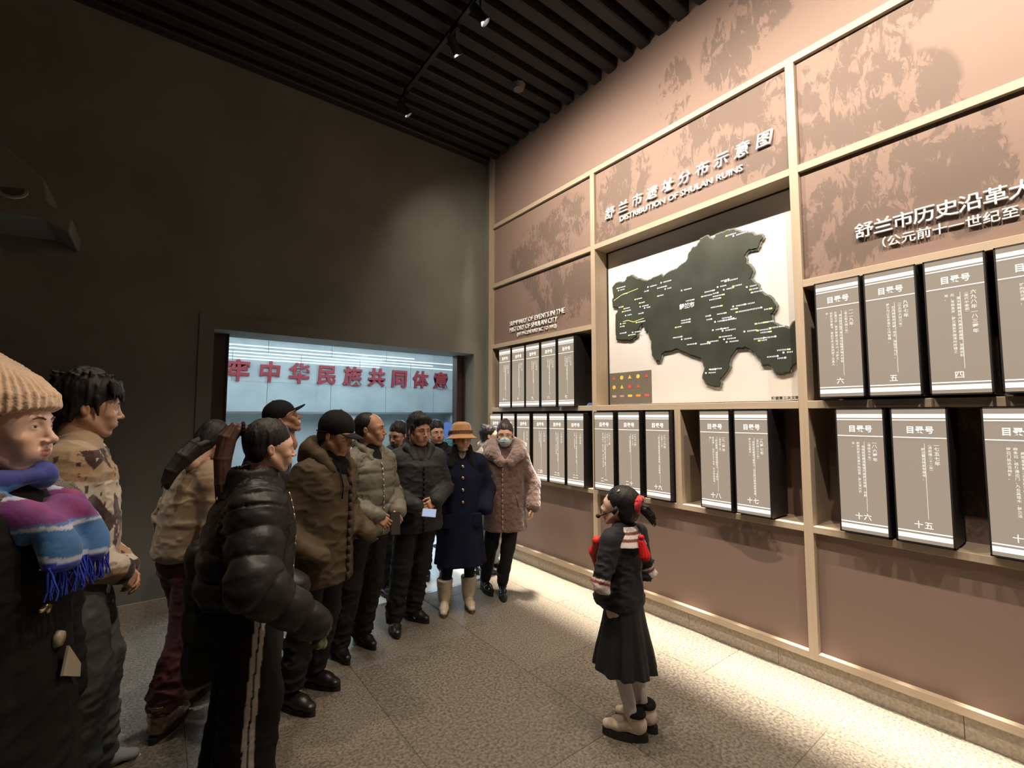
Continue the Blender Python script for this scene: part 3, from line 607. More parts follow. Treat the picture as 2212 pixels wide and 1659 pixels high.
# ================================================================== people: distance-field modelling, surface nets
def rotm(rx=0, ry=0, rz=0):
    return np.array((Matrix.Rotation(rz, 3, 'Z') @ Matrix.Rotation(ry, 3, 'Y') @ Matrix.Rotation(rx, 3, 'X')))
class SDF:
    def __init__(s): s.P = []
    def ell(s, c, r, rot=None, k=.01, op='u'):
        s.P.append(('e', np.array(c, float), np.array(r, float), rot, k, op)); return s
    def cap(s, a, b, ra, rb=None, k=.01, op='u', flat=None):
        """rounded cone a->b; flat=(dir, f): squeezed along dir by factor f"""
        s.P.append(('c', np.array(a, float), np.array(b, float), float(ra), float(ra if rb is None else rb), flat, k, op)); return s
    def chain(s, pts, rs, k=.01, flat=None):
        for i in range(len(pts)-1): s.cap(pts[i], pts[i+1], rs[i], rs[i+1], k, 'u', flat)
        return s
    def stack(s, rows, k=.01, op='u', fold=None, tilt=0.0):
        """rows of (z, cx, cy, rx, ry_front, ry_back); fold=(n, amp_at_hem, z_start, seed, sharp)"""
        s.P.append(('s', np.array(sorted(rows), float), k, op, fold, tilt)); return s
    def box(s, c, h, rot=None, k=.01, rnd=.01, op='u'):
        s.P.append(('b', np.array(c, float), np.array(h, float), rot, rnd, k, op)); return s
    def bounds(s, p):
        t = p[0]
        if t == 'e':
            r = p[2].max() if p[3] is not None else p[2]; return p[1]-r, p[1]+r
        if t == 'c':
            r = max(p[3], p[4]); return np.minimum(p[1], p[2])-r, np.maximum(p[1], p[2])+r
        if t == 'b':
            r = np.linalg.norm(p[2]) if p[3] is not None else p[2]; return p[1]-r, p[1]+r
        R_ = p[1]; g_ = 1 + (p[4][1] if p[4] else 0)
        return np.array([(R_[:,1]-R_[:,3]*g_).min(), (R_[:,2]-R_[:,5]*g_).min(), R_[:,0].min()-.002]), np.array([(R_[:,1]+R_[:,3]*g_).max(), (R_[:,2]+R_[:,4]*g_).max(), R_[:,0].max()+.002])
    def ev(s, p, X):
        t = p[0]
        if t == 'e':
            q = X - p[1]
            if p[3] is not None: q = q @ p[3]
            q = q/p[2]; L = np.sqrt((q*q).sum(-1)); G = np.sqrt(((q/p[2])**2).sum(-1)) + 1e-9
            return L*(L-1)/G
        if t == 'c':
            a, b, ra, rb, flat = p[1:6]; Q = X
            f = 1.0
            if flat is not None:
                n = np.array(flat[0], float); n /= np.linalg.norm(n); f = flat[1]
                pr = (X-a) @ n; ab_ = (b-a); t_ = np.clip(((X-a) @ ab_)/max(ab_@ab_, 1e-9), 0, 1); ax = t_*(ab_@n)
                Q = X + ((f-1)*(pr-ax))[..., None]*n
            ba = b-a; L2 = max(ba@ba, 1e-9); h = np.clip(((Q-a)@ba)/L2, 0, 1)
            dd = np.sqrt((((Q-a) - h[..., None]*ba)**2).sum(-1)) - (ra + (rb-ra)*h)
            return dd/math.sqrt(f)
        if t == 'b':
            q = X - p[1]
            if p[3] is not None: q = q @ p[3]
            q = np.abs(q) - (p[2]-p[4]); return np.sqrt((np.maximum(q, 0)**2).sum(-1)) + np.minimum(q.max(-1), 0) - p[4]
        Rr = p[1]; z = X[..., 2]; fold = p[4]
        cx, cy, rx, rf, rb = (np.interp(z, Rr[:, 0], Rr[:, j]) for j in (1, 2, 3, 4, 5))
        x = X[..., 0]-cx; y = X[..., 1]-cy; ry = np.where(y > 0, rf, rb)
        L = np.sqrt((x/rx)**2 + (y/ry)**2) + 1e-9
        g_ = 1.0
        if fold:
            n, amp, z0, seed, *_ = fold; th = np.arctan2(y/ry, x/rx); w_ = np.clip((z0-z)/max(z0-Rr[0, 0], 1e-3), 0, 1)
            ff = np.cos(n*th+seed+.7*np.sin(2*th+seed)) * .65 + .35*np.cos((n*1.7//1)*th+seed*2.1+1.3*np.sin(3*th))
            g_ = 1 + amp*w_*ff
        d = (L/g_-1)*np.minimum(rx, ry)
        d = np.maximum(d, Rr[0, 0]-z); return np.maximum(d, z-Rr[-1, 0])
    def mesh(s, vox, smooth=1, maxd=.03):
        lo = np.min([s.bounds(p)[0] for p in s.P if p[-1] != 's' or True], axis=0) - 3*vox
        hi = np.max([s.bounds(p)[1] for p in s.P if True], axis=0) + 3*vox
        n = np.ceil((hi-lo)/vox).astype(int)+1
        D = np.full(n, maxd, np.float32)
        ax = [lo[i] + vox*np.arange(n[i]) for i in range(3)]
        for p in s.P:
            op = p[3] if p[0] == 's' else (p[5] if p[0] == 'e' else (p[7] if p[0] == 'c' else p[6])); k = p[2] if p[0] == 's' else (p[4] if p[0] == 'e' else (p[6] if p[0] == 'c' else p[5]))
            a, b = s.bounds(p); m_ = maxd+k
            i0 = np.maximum(((a-m_-lo)/vox).astype(int), 0); i1 = np.minimum(((b+m_-lo)/vox).astype(int)+2, n)
            if (i1 <= i0).any(): continue
            sl_ = tuple(slice(i0[j], i1[j]) for j in range(3))
            X = np.stack(np.meshgrid(*(ax[j][sl_[j]] for j in range(3)), indexing='ij'), -1)
            d = s.ev(p, X); cur = D[sl_]
            if op == 'u':
                if k > 0: h = np.clip(.5+.5*(cur-d)/k, 0, 1); r = cur*(1-h)+d*h - k*h*(1-h)
                else: r = np.minimum(cur, d)
            else:
                d = -d
                if k > 0: h = np.clip(.5-.5*(cur-d)/k, 0, 1); r = cur*(1-h)+d*h + k*h*(1-h)
                else: r = np.maximum(cur, d)
            D[sl_] = np.clip(r, -1, maxd)
        return nets(D, lo, vox, smooth)
def nets(D, lo, vox, smooth=1):
    ins = D < 0; shp = np.array(D.shape)-1
    pos = np.zeros((*shp, 3), np.float32); cnt = np.zeros(shp, np.float32); E_ = []
    for a in range(3):
        s0 = [slice(None)]*3; s1 = [slice(None)]*3; s0[a] = slice(0, -1); s1[a] = slice(1, None)
        A, B = ins[tuple(s0)], ins[tuple(s1)]; cr = np.argwhere(A != B)
        b_, c_ = [(1, 2), (0, 2), (0, 1)][a]
        cr = cr[(cr[:, b_] > 0) & (cr[:, c_] > 0) & (cr[:, b_] < shp[b_]) & (cr[:, c_] < shp[c_])]
        e = np.zeros(3, int); e[a] = 1
        d0 = D[tuple(cr.T)]; d1 = D[tuple((cr+e).T)]; t = d0/(d0-d1)
        P_ = cr.astype(np.float32); P_[:, a] += t
        ids = []
        for (ob, oc) in ((-1, -1), (0, -1), (0, 0), (-1, 0)):
            q = cr.copy(); q[:, b_] += ob; q[:, c_] += oc; lin = np.ravel_multi_index(q.T, shp); ids.append(lin)
            np.add.at(cnt.reshape(-1), lin, 1); np.add.at(pos.reshape(-1, 3), lin, P_)
        flip = ins[tuple(cr.T)] if a != 1 else ~ins[tuple(cr.T)]
        q = np.stack(ids, 1); q[~flip] = q[~flip][:, ::-1]; E_.append(q)
    Q = np.concatenate(E_); act = np.unique(Q); mp_ = np.full(cnt.size, -1, np.int64); mp_[act] = np.arange(len(act))
    V = pos.reshape(-1, 3)[act]/cnt.reshape(-1)[act][:, None]; Fq = mp_[Q]; V = V*vox + lo
    for _ in range(smooth): V = relax(V, Fq, .5)
    return V, Fq
def relax(V, Fq, lam=.5, mask=None):
    a = Fq.ravel(); b = np.roll(Fq, -1, 1).ravel(); S = np.zeros_like(V); c = np.zeros(len(V))
    for i in range(3): S[:, i] = np.bincount(a, V[b, i], len(V)) + np.bincount(b, V[a, i], len(V))
    c = np.bincount(a, minlength=len(V)) + np.bincount(b, minlength=len(V)); T = S/np.maximum(c, 1)[:, None]
    w_ = lam if mask is None else (lam*mask)[:, None]
    return V + (T-V)*w_
def normals(V, Fq):
    n = np.cross(V[Fq[:, 2]]-V[Fq[:, 0]], V[Fq[:, 3]]-V[Fq[:, 1]]); N = np.zeros_like(V)
    for j in range(4):
        for i in range(3): N[:, i] += np.bincount(Fq[:, j], n[:, i], len(V))
    return N/(np.linalg.norm(N, axis=1, keepdims=True)+1e-12)
_perm = np.random.default_rng(11).random((64, 64, 64)).astype(np.float32)
def vnoise(P_, s=1.0, seed=0):
    p = P_*s + seed*7.31; i = np.floor(p).astype(int); f = p-i; f = f*f*(3-2*f); r = 0
    for dx in (0, 1):
        for dy in (0, 1):
            for dz in (0, 1):
                w_ = (f[:, 0] if dx else 1-f[:, 0])*(f[:, 1] if dy else 1-f[:, 1])*(f[:, 2] if dz else 1-f[:, 2])
                r = r + w_*_perm[(i[:, 0]+dx) % 64, (i[:, 1]+dy) % 64, (i[:, 2]+dz) % 64]
    return r*2-1
def fbm(P_, s, oct_=3, seed=0):
    r = 0; a = 1
    for o in range(oct_): r = r + a*vnoise(P_, s*2**o, seed+o*3); a *= .5
    return r
def seg_t(V, pts):
    """distance to a polyline and arc length of the foot point"""
    best = np.full(len(V), 9.0); arc = np.zeros(len(V)); L = 0
    for a, b in zip(pts, pts[1:]):
        a = np.array(a, float); b = np.array(b, float); ba = b-a; l = np.linalg.norm(ba)
        h = np.clip((V-a)@ba/(l*l+1e-12), 0, 1); d = np.linalg.norm(V-a-h[:, None]*ba, axis=1)
        m_ = d < best; best[m_] = d[m_]; arc[m_] = L + h[m_]*l; L += l
    return best, arc
def npmesh(name, V, Fq, m=None, parent=None, smooth=True, col=None, mats=None, mi=None):
    me = bpy.data.meshes.new(name); nf = len(Fq); k = Fq.shape[1]
    me.vertices.add(len(V)); me.vertices.foreach_set('co', np.ascontiguousarray(V, np.float32).ravel())
    me.loops.add(nf*k); me.loops.foreach_set('vertex_index', np.ascontiguousarray(Fq, np.int32).ravel())
    me.polygons.add(nf); me.polygons.foreach_set('loop_start', np.arange(nf, dtype=np.int32)*k); me.polygons.foreach_set('loop_total', np.full(nf, k, np.int32))
    for q in (mats or ([m] if m else [])): me.materials.append(q)
    if mi is not None: me.polygons.foreach_set('material_index', np.ascontiguousarray(mi, np.int32))
    me.update(calc_edges=True)
    if smooth: me.polygons.foreach_set('use_smooth', np.ones(nf, bool))
    if col is not None:
        at = me.color_attributes.new('Col', 'FLOAT_COLOR', 'POINT'); c4 = np.ones((len(V), 4), np.float32); c4[:, :3] = col; at.data.foreach_set('color', c4.ravel())
    me.validate()
    o = bpy.data.objects.new(name, me); C.objects.link(o)
    if parent is not None: o.parent = parent
    return o

# ------------------------------------------------------------------ heads
SKIN = {'pale': (.62, .40, .29), 'warm': (.52, .31, .205), 'tan': (.42, .235, .15), 'light': (.66, .45, .34)}
M['skin'] = mat('skin', SKIN['warm'], .48, attr='Col', spec=.4, bump=(160, .06, .001))
M['eye'] = mat('eye_white', (.60, .56, .52), .15, spec=.6); M['iris'] = mat('eye_iris', (.015, .009, .006), .12, spec=.7)
_heads = {}
def head_shape(kind, smile=0.0, vox=.0028):
    key = (kind, smile, vox)
    if key in _heads: return _heads[key]
    fem = kind in ('woman', 'girl'); old = kind in ('elder', 'elder_woman'); child = kind == 'girl'
    s = SDF(); K = .012
    s.ell((0, -.018, .040), (.076, .096, .082), k=K)                       # skull
    s.ell((0, .028, .006), (.066, .068, .078), k=.02)                       # forehead and face block
    s.ell((0, .030, -.045), (.056 if fem else .060, .054, .052), k=.02)
    for sg_ in (-1, 1):
        s.cap((sg_*.058, -.006, -.040), (sg_*.030, .050, -.094), .016 if fem else .020, .014 if fem else .018, k=.022)    # jaw
        s.ell((sg_*.042, .064, -.026), (.023, .021, .019), k=.018)          # cheek
        s.ell((sg_*.030, .070, -.055), (.022, .018, .024), k=.018)
        s.ell((sg_*.027, .0745, .024), (.022, .010, .008), k=.022)            # brow ridge
        s.ell((sg_*.049, .046, .006), (.014, .022, .022), k=.02)             # temple
    s.ell((0, .062, -.097), (.022, .020, .017 if fem else .020), k=.018)     # chin
    s.ell((0, .079, -.060), (.030, .0145, .020), k=.016)                      # muzzle
    for sg_ in (-1, 1): s.ell((sg_*.032, .093, .004), (.0165, .0105, .0095), k=.012, op='s')     # sockets
    s.cap((0, .084, .014), (0, .104, -.026), .0065, .0095, k=.010)           # nose
    s.ell((0, .107, -.030), (.0105, .010, .0095), k=.006)
    for sg_ in (-1, 1):
        s.ell((sg_*.0125, .096, -.034), (.0078, .010, .0070), k=.005)
        s.ell((sg_*.006, .103, -.0415), (.0034, .005, .003), k=.002, op='s')
        s.ell((sg_*.031, .0745, .004), (.0150, .0145, .0140), k=.004)        # eyeball mass with lids
        s.ell((sg_*.031, .0935, .0035 if not old else .0028), (.0142, .013, .0036 if smile < .5 else .0029), rotm(0, sg_*-.12, 0), k=.0015, op='s')
    u = .003*smile
    for sg_ in (-1, 1):
        s.cap((0, .0932, -.0545), (sg_*.020, .0840, -.0575+u), .0044, .0028, k=.005)
        s.cap((0, .0922, -.0650), (sg_*.016, .0850, -.0625+u), .0050, .0030, k=.005)
        s.cap((0, .0990, -.0598), (sg_*.025, .0850, -.0595+u*1.6), .0016, .0012, k=.002, op='s')
        if smile > .3 or old: s.cap((sg_*.017, .095, -.036), (sg_*.032, .083, -.060), .0022, .0016, k=.006, op='s')
        s.ell((sg_*.0785, -.012, -.006), (.0070, .0165, .0275), rotm(.18, 0, sg_*-.25), k=.006)      # ear
        s.ell((sg_*.0865, -.008, -.002), (.0045, .0085, .0155), rotm(.18, 0, sg_*-.30), k=.004, op='s')
    s.cap((0, -.022, -.050), (0, -.040, -.175), .050 if fem else .057, .054 if fem else .062, k=.020)
    V, Fq = s.mesh(vox, 1)
    if child: V = V*np.array([1, 1, 1]); 
    _heads[key] = (V, Fq); return V, Fq
def head_colors(V, base, lip=(.46, .16, .13), stubble=0.0):
    c = np.tile(np.array(base, np.float32), (len(V), 1))
    x, y, z = np.abs(V[:, 0]), V[:, 1], V[:, 2]
    lz = np.where(z > -.060, (z+.0565)/.0046, (z+.0645)/.0056); l = np.clip(1.12-np.sqrt((x/.0215)**2+(lz*.85)**2), 0, .22)/.22*(y > .078)*.85
    c = c*(1-l[:, None]) + np.array(lip)*l[:, None]
    ck = np.exp(-(((x-.042)/.022)**2 + ((z+.030)/.022)**2))*(y > .03)*.35; ear = (x > .072)*.3; ns = np.exp(-((x/.014)**2+((z+.032)/.013)**2))*(y > .09)*.3
    r = (ck+ear+ns)[:, None]; c = c*(1-r) + c*np.array([1.05, .78, .72])*r
    if stubble: 
        b = np.clip((-.045-z)/.03, 0, 1)*(y > -.01)*stubble*(1-l); c = c*(1-.35*b[:, None])
    return c
def uvs(c, r, n=16, m_=10, axis=None):
    V = []; Fq = []
    for i in range(m_+1):
        t = PI*i/m_
        for j in range(n): a = 2*PI*j/n; V.append((c[0]+r[0]*math.sin(t)*math.cos(a), c[1]+r[1]*math.cos(t), c[2]+r[2]*math.sin(t)*math.sin(a)))
    for i in range(m_):
        for j in range(n): Fq.append((i*n+j, i*n+(j+1) % n, (i+1)*n+(j+1) % n, (i+1)*n+j))
    return np.array(V), np.array(Fq)
def add_eyes(root, X, look=(0, 0), hair=(.02, .015, .012)):
    """X maps head coordinates to the parent's"""
    for sg_ in (-1, 1):
        V, Fq = uvs((0, 0, 0), (.0128, .0128, .0128), 16, 12); mi = (np.arange(len(Fq))//16 < 2).astype(int)
        V = V @ rotm(look[1], 0, -look[0]).T + np.array([sg_*.031, .0745, .0040])
        npmesh('eye', X(V), Fq[:, ::-1], None, root, mats=[M['eye'], M['iris']], mi=mi)
def surf_y(V, x, z, r=.005):
    m_ = (np.abs(V[:, 0]-x) < r) & (np.abs(V[:, 2]-z) < r); return V[m_, 1].max() if m_.any() else .08
def add_brows(root, X, m, hv, th=.0022, z=.0225, arch=.0045, w_=1.0):
    for sg_ in (-1, 1):
        s = SDF(); P_ = [(sg_*x, surf_y(hv, sg_*x, zz), zz) for x, zz in ((.012*w_, z-.001), (.022, z+arch*.7), (.034, z+arch), (.047, z))]
        s.chain(P_, [th*.9, th*1.25, th*1.1, th*.5], k=.002)
        V, Fq = s.mesh(.0015, 1); npmesh('eyebrow', X(V), Fq, m, root)
# ------------------------------------------------------------------ figure library
_hands = {}
def hand_mesh(side, curl=.35, thumb=.5, vox=.0024, spread=.06):
    """wrist at origin, fingers along +y, back of the hand +z; thumb on the +x side for side=+1"""
    key = (side, curl, thumb, vox, spread)
    if key in _hands: return _hands[key]
    s = SDF(); s.cap((0, -.05, 0), (0, .01, 0), .026, .026, k=.012, flat=((0, 0, 1), 1.25))
    s.box((0, .052, 0), (.038, .048, .0135), k=.012, rnd=.012)
    L_ = (.072, .080, .075, .060); X_ = (.029, .0095, -.0105, -.029)
    for i in range(4):
        x = X_[i]; a = -curl*(.75+.12*i); p = np.array([x, .092-.003*abs(i-1), -.001]); dr = (1.5-i)*spread; seg = (L_[i]*.46, L_[i]*.30, L_[i]*.24); r = (.0092, .0084, .0076, .0064) if i < 3 else (.0082, .0075, .0068, .0058)
        s.cap((x*.9, .05, 0), p, .010, r[0], k=.008)
        for j in range(3):
            q = p + seg[j]*np.array([math.sin(dr)*math.cos(a), math.cos(dr)*math.cos(a), math.sin(a)]); s.cap(p, q, r[j], r[j+1], k=.0015); p = q; a -= curl*(1.15 if j == 0 else .8)
    p0 = np.array([.022, .018, -.006]); p1 = np.array([.048, .045, -.012-.012*thumb]); p2 = p1 + .036*np.array([.55-.5*thumb, .80, -.30*thumb-.1]); p3 = p2 + .026*np.array([.30-.6*thumb, .92, -.25*thumb])
    s.cap(p0, p1, .017, .0125, k=.012); s.cap(p1, p2, .0120, .0098, k=.003); s.cap(p2, p3, .0098, .0078, k=.002)
    V, Fq = s.mesh(vox, 1)
    if side < 0: V = V*np.array([-1, 1, 1]); Fq = Fq[:, ::-1]
    _hands[key] = (V, Fq); return V, Fq
def frame(y, z):
    y = np.array(y, float); y /= np.linalg.norm(y); z = np.array(z, float); z = z - (z@y)*y; z /= np.linalg.norm(z); x = np.cross(y, z); return np.stack([x, y, z], 1)

class Fig:
    def __init__(s, x, y, H, face, label, skin='warm', head='man', hface=None, pitch=0, roll=0, smile=0, lean=(0, 0), hs=1.0, group=None, pos=None, look=(0, 0), hx=0, hy=0, hz=0, vox=.0032):
        s.H = H; s.h = H/1.70; s.pos = np.array([x, y]); s.head_kind = head; s.smile = smile; s.vox = vox
        s.rz = R(face) - PI/2          # face, hface: compass of the body and the head, degrees from world +x
        s.skin = SKIN[skin]; s.label = label; s.lean = np.array([*lean]); s.hs = hs*(.93 if head in ('woman', 'elder_woman') else .96)*(H/1.70 if H > 1.4 else .88)**.5
        hf = 0 if hface is None else R(hface-face)
        s.HR = rotm(0, 0, hf) @ rotm(R(pitch), 0, 0) @ rotm(0, R(roll), 0)
        s.HC = np.array([s.lean[0]+hx, s.lean[1]+.02+hy, H - .124*s.hs + hz])
        s.look = look; s.meshes = []; s.parts = []
        s.sh = [np.array([sg_*.157*s.h + s.lean[0]*.9, s.lean[1]*.9-.01, .815*H]) for sg_ in (1, -1)]
    def X(s, v): return (np.asarray(v)*s.hs) @ s.HR.T + s.HC
    def w2l(s, p):
        """world xy(z) to local"""
        d = np.array(p, float); c, n = math.cos(-s.rz), math.sin(-s.rz); x, y = d[0]-s.pos[0], d[1]-s.pos[1]
        return np.array([c*x-n*y, n*x+c*y, d[2] if len(d) > 2 else 0.0])
    def pose(s, elbows, wrists, feet, hand=None, knees=None, toe=None):
        """elbows/wrists: [(x,y,z) right, left] in units of stature; feet: [(x,y) right, left] local metres; hand: per side None or (dir, back, curl, thumb)"""
        s.el = [np.array(e)*s.H if e is not None else None for e in elbows]; s.wr = [np.array(e)*s.H if e is not None else None for e in wrists]
        s.ft = [np.array([f[0], f[1], .075*s.h]) for f in feet]; s.toe = toe or (0, 0); s.hand = hand or (None, None)
        s.hip = [np.array([sg_*.085*s.h + s.lean[0]*.3, 0, .52*s.H]) for sg_ in (1, -1)]
        s.kn = []
        for i in (0, 1):
            k = (s.hip[i]+s.ft[i])/2; k[1] += .03*s.h + (knees[i] if knees else 0); k[2] = .285*s.H; s.kn.append(k)
    def body(s):
        V0, F0_ = head_shape(s.head_kind, s.smile, s.vox); s.hv = V0
        Vs = [s.X(V0)]; Fs = [F0_]; Cs = [head_colors(V0, s.skin, lip=(.42, .13, .11) if 'woman' in s.head_kind else (.36, .17, .13))]
        b = SDF(); h = s.h; H = s.H; lx, ly = s.lean
        b.stack([(.46*H, 0, 0, .13*h, .09*h, .10*h), (.55*H, 0, 0, .145*h, .09*h, .10*h), (.63*H, lx*.4, ly*.4, .12*h, .085*h, .08*h), (.74*H, lx*.7, ly*.7, .14*h, .10*h, .09*h), (.815*H, lx*.9, ly*.9, .12*h, .07*h, .07*h), (.84*H, lx, ly, .07*h, .055*h, .06*h)], k=.03)
        nb = s.X([(0, -.030, -.10)])[0]; b.cap((lx, ly-.01, .82*H), nb, .055*h, .046*h, k=.03)
        for i in (0, 1):
            b.chain([s.hip[i], s.kn[i], s.ft[i]+np.array([0, 0, .01])], [.070*h, .040*h, .026*h], k=.02)
            b.cap(s.ft[i]+np.array([0, -.02, -.03]), s.ft[i]+np.array([0, .07*h, -.040]), .020*h, .016*h, k=.02)
            if s.el[i] is not None: b.chain([s.sh[i]*[1, 1, .985], s.el[i], s.wr[i]], [.045*h, .036*h, .026*h], k=.02)
        Vb, Fb = b.mesh(.015, 1); Vs.append(Vb); Fs.append(Fb); Cs.append(np.tile(s.skin, (len(Vb), 1)))
        for i in (0, 1):
            if s.hand[i] is not None:
                dr, back, cu, th = s.hand[i][:4]; Vh, Fh = hand_mesh(1 if i == 0 else -1, cu, th); Rm = frame(dr, back); k = .90*h*(.94 if 'woman' in s.head_kind else 1)
                # thumb of the right hand lies on the body's left when the back of the hand is up
                Vh = Vh*np.array([-1, 1, 1]); Fh = Fh[:, ::-1]
                Vs.append((Vh*k) @ Rm.T + s.wr[i]); Fs.append(Fh); c = np.tile(np.array(s.skin), (len(Vh), 1)); Cs.append(c*np.array([1.0, .93, .9]))
        off = 0; FF = []
        for v, f in zip(Vs, Fs): FF.append(f+off); off += len(v)
        o = npmesh('person', np.concatenate(Vs), np.concatenate(FF), M['skin'], None, True, col=np.concatenate(Cs))
        o.location = (*s.pos, 0); o.rotation_euler = (0, 0, s.rz); tag(o, s.label, 'person', 'visitors listening to the girl' if s.H > 1.4 else None); s.root = o; return o
    def face(s, brow=None, th=.0022, brow_z=.0225, eyes=True):
        if eyes: add_eyes(s.root, s.X, s.look)
        add_brows(s.root, s.X, brow or M['hair'], s.hv, th, brow_z)
    # ---- clothing
    def add(s, name, V, Fq, m, parent=None, col=None, label=None):
        o = npmesh(name, V, Fq, m, parent or s.root, True, col=col)
        if label: o['label'] = label
        return o
    def upper(s, name, m, rows, sleeve, vox=.009, k=.035, style='wrinkle', pitch=.11, amp=.006, cuff=True, col=None, extra=None, sh_r=None, fold=None, smooth=1, seed=1, slv_end=0.0, neck=None):
        H, h = s.H, s.h; lx, ly = s.lean; g_ = SDF()
        rr = []
        for (zf, rx, rf, rb, *o) in rows:
            t = np.clip((zf-.50)/.32, 0, 1); ox, oy = (o+[0, 0])[:2]
            rr.append((zf*H, lx*t+ox, ly*t+oy, rx*h, rf*h, rb*h))
        g_.stack(rr, k=.01, fold=fold)
        sr = sh_r or sleeve[0]
        for i in (0, 1):
            nb = np.array([lx*.95+(1 if i == 0 else -1)*.05*h, ly*.95-.01, .832*H]); g_.cap(nb, s.sh[i]-np.array([0, 0, sr*.55*h]), .055*h, sr*h*.98, k=k)
            if s.el[i] is not None:
                w_ = s.wr[i]+(s.wr[i]-s.el[i])/np.linalg.norm(s.wr[i]-s.el[i])*slv_end
                g_.chain([s.sh[i]-np.array([0, 0, sr*.6*h]), s.el[i], w_], [sleeve[0]*h, sleeve[1]*h, sleeve[2]*h], k=k*.8)
        if neck: g_.cap((lx, ly-.01, .825*H), (lx+neck[2] if len(neck) > 2 else lx, ly+.005, neck[0]*H), neck[1]*1.15*h, neck[1]*h, k=.02)
        if extra: extra(g_)
        V, Fq = g_.mesh(vox, smooth); N = normals(V, Fq)
        arm = np.full(len(V), 9.0); arc = np.zeros(len(V))
        for i in (0, 1):
            if s.el[i] is None: continue
            d, a = seg_t(V, [s.sh[i]-np.array([0, 0, sr*.6*h]), s.el[i], s.wr[i]]); mm = d < arm; arm[mm] = d[mm]; arc[mm] = a[mm]
        onarm = np.clip((sleeve[0]*h*1.35-arm)/(.03), 0, 1)*(np.abs(V[:, 0]-lx) > .10*h)
        if style == 'puff':
            t = V[:, 2]*(1-onarm) + (arc)*onarm + .012*vnoise(V, 5, seed)
            disp = amp*((np.abs(np.sin(PI*t/pitch))**.55)*1.6 - 1.05)
            disp += amp*.55*fbm(V*np.array([1, 1, 1.6]), 16, 2, seed) 
        elif style == 'wrinkle':
            q = V*np.array([1, 1, 2.2]); r_ = 1-np.abs(fbm(q, 7, 3, seed)); disp = amp*(r_**3*1.7-.9)
            if any(e is not None for e in s.el):
                el = np.min([np.linalg.norm(V-e, axis=1) for e in s.el if e is not None], axis=0); disp *= .6+1.3*np.exp(-(el/.10)**2)
        elif style == 'fur':
            disp = amp*(fbm(V, 38, 2, seed)*.8 + fbm(V, 90, 1, seed+4)*.7)
        else: disp = amp*fbm(V*np.array([1, 1, .6]), 6, 3, seed)
        V = V + N*disp[:, None]; s.uV, s.uN, s.onarm, s.arc = V, N, onarm, arc
        if col is not None: col = col(V, onarm, arc, s)
        return s.add(name, V, Fq, m, col=col)
    def trousers(s, m, r=(.098, .075, .068), bottom=.055, name='trousers', waist=.60, wr=(.155, .12, .12), amp=.006, vox=.009, seed=2, col=None, crease=True, k=.03):
        H, h = s.H, s.h; g_ = SDF()
        g_.stack([(.47*H, 0, 0, wr[0]*.96*h, wr[1]*.85*h, wr[2]*h), (.53*H, 0, 0, wr[0]*h, wr[1]*h, wr[2]*1.05*h), (waist*H, s.lean[0]*.3, s.lean[1]*.3, wr[0]*.92*h, wr[1]*.9*h, wr[2]*.9*h)], k=.02)
        for i in (0, 1):
            e = s.ft[i].copy(); e[2] = bottom
            g_.chain([s.hip[i]-np.array([0, 0, .02]), s.kn[i], e+np.array([0, -.01, .03])], [r[0]*h, r[1]*h, r[2]*h], k=k)
            g_.box((e[0], e[1], bottom-.15), (.2, .2, .15), k=.0, rnd=.0, op='s')
        V, Fq = g_.mesh(vox, 1); N = normals(V, Fq)
        low = np.clip((.34*H-V[:, 2])/(.25*H), 0, 1); r_ = 1-np.abs(fbm(V*np.array([1, 1, 2.0+0*low[0]]), 8, 3, seed))
        st = np.sin(V[:, 2]*95 + 3*vnoise(V, 9, seed))*.4*low
        V = V + N*(amp*((r_**3*1.6-.8)*(.5+.9*low) + st))[:, None]
        return s.add(name, V, Fq, m, col=col(V) if col else None)
    def shoes(s, m, sole, kind='shoe', L=.265, names=None, h_shaft=.12, heel=0.0, wide=1.0, sole_t=.022, shaft_r=.045, m2=None, which=(0, 1), lift=0.0):
        h = s.h; out = []
        for i in which:
            f = s.ft[i]; a = R(s.toe[i]); Rz = rotm(0, 0, a); k = L/.265
            g_ = SDF(); st = sole_t + heel*.35
            g_.cap((0, -.055*k, st+.034), (0, .075*k, st+.026), .037*wide, .036*wide, k=.02)
            g_.cap((0, .075*k, st+.024), (0, .135*k, st+.014), .038*wide, .030*wide, k=.02, flat=((0, 0, 1), 1.25))
            g_.cap((0, -.035*k, st+.04), (0, -.030*k, h_shaft+heel*.5), .040*wide, shaft_r, k=.03)
            if h_shaft > .16: g_.cap((0, -.026*k, .12), (0, -.010*k, h_shaft), shaft_r*.94, shaft_r*1.10, k=.02)
            g_.box((0, 0, st-.10), (.2, .3, .10), k=0, rnd=0, op='s'); g_.box((0, 0, h_shaft+heel*.5+.10), (.2, .2, .10), k=0, rnd=0, op='s')
            V, Fq = g_.mesh(.006, 1); N = normals(V, Fq); V = V + N*(.0018*fbm(V*np.array([1, 1, 2]), 22, 2, 3))[:, None]
            if heel: V[:, 2] += heel*np.clip((.03*k-V[:, 1])/(.10*k), 0, 1)*np.clip(1.0, 0, 1)
            nm = kind
            o = s.add(nm, V @ Rz.T + np.array([f[0], f[1]+.02*math.cos(a)*0, 0]), Fq, m)
            n = 28; out_ = []
            for j in range(n):
                t = 2*PI*j/n; y = .03*k + .135*k*math.sin(t)*(1.0 if math.sin(t) < 0 else 1.03); wv = .040*wide*(1-.10*math.sin(t*1.0+.3)) * (1.0 if y > -.02 else .86); out_.append((wv*math.cos(t), y))
            zz = lambda y: heel*np.clip((.03*k-y)/(.10*k), 0, 1)
            V2 = []; 
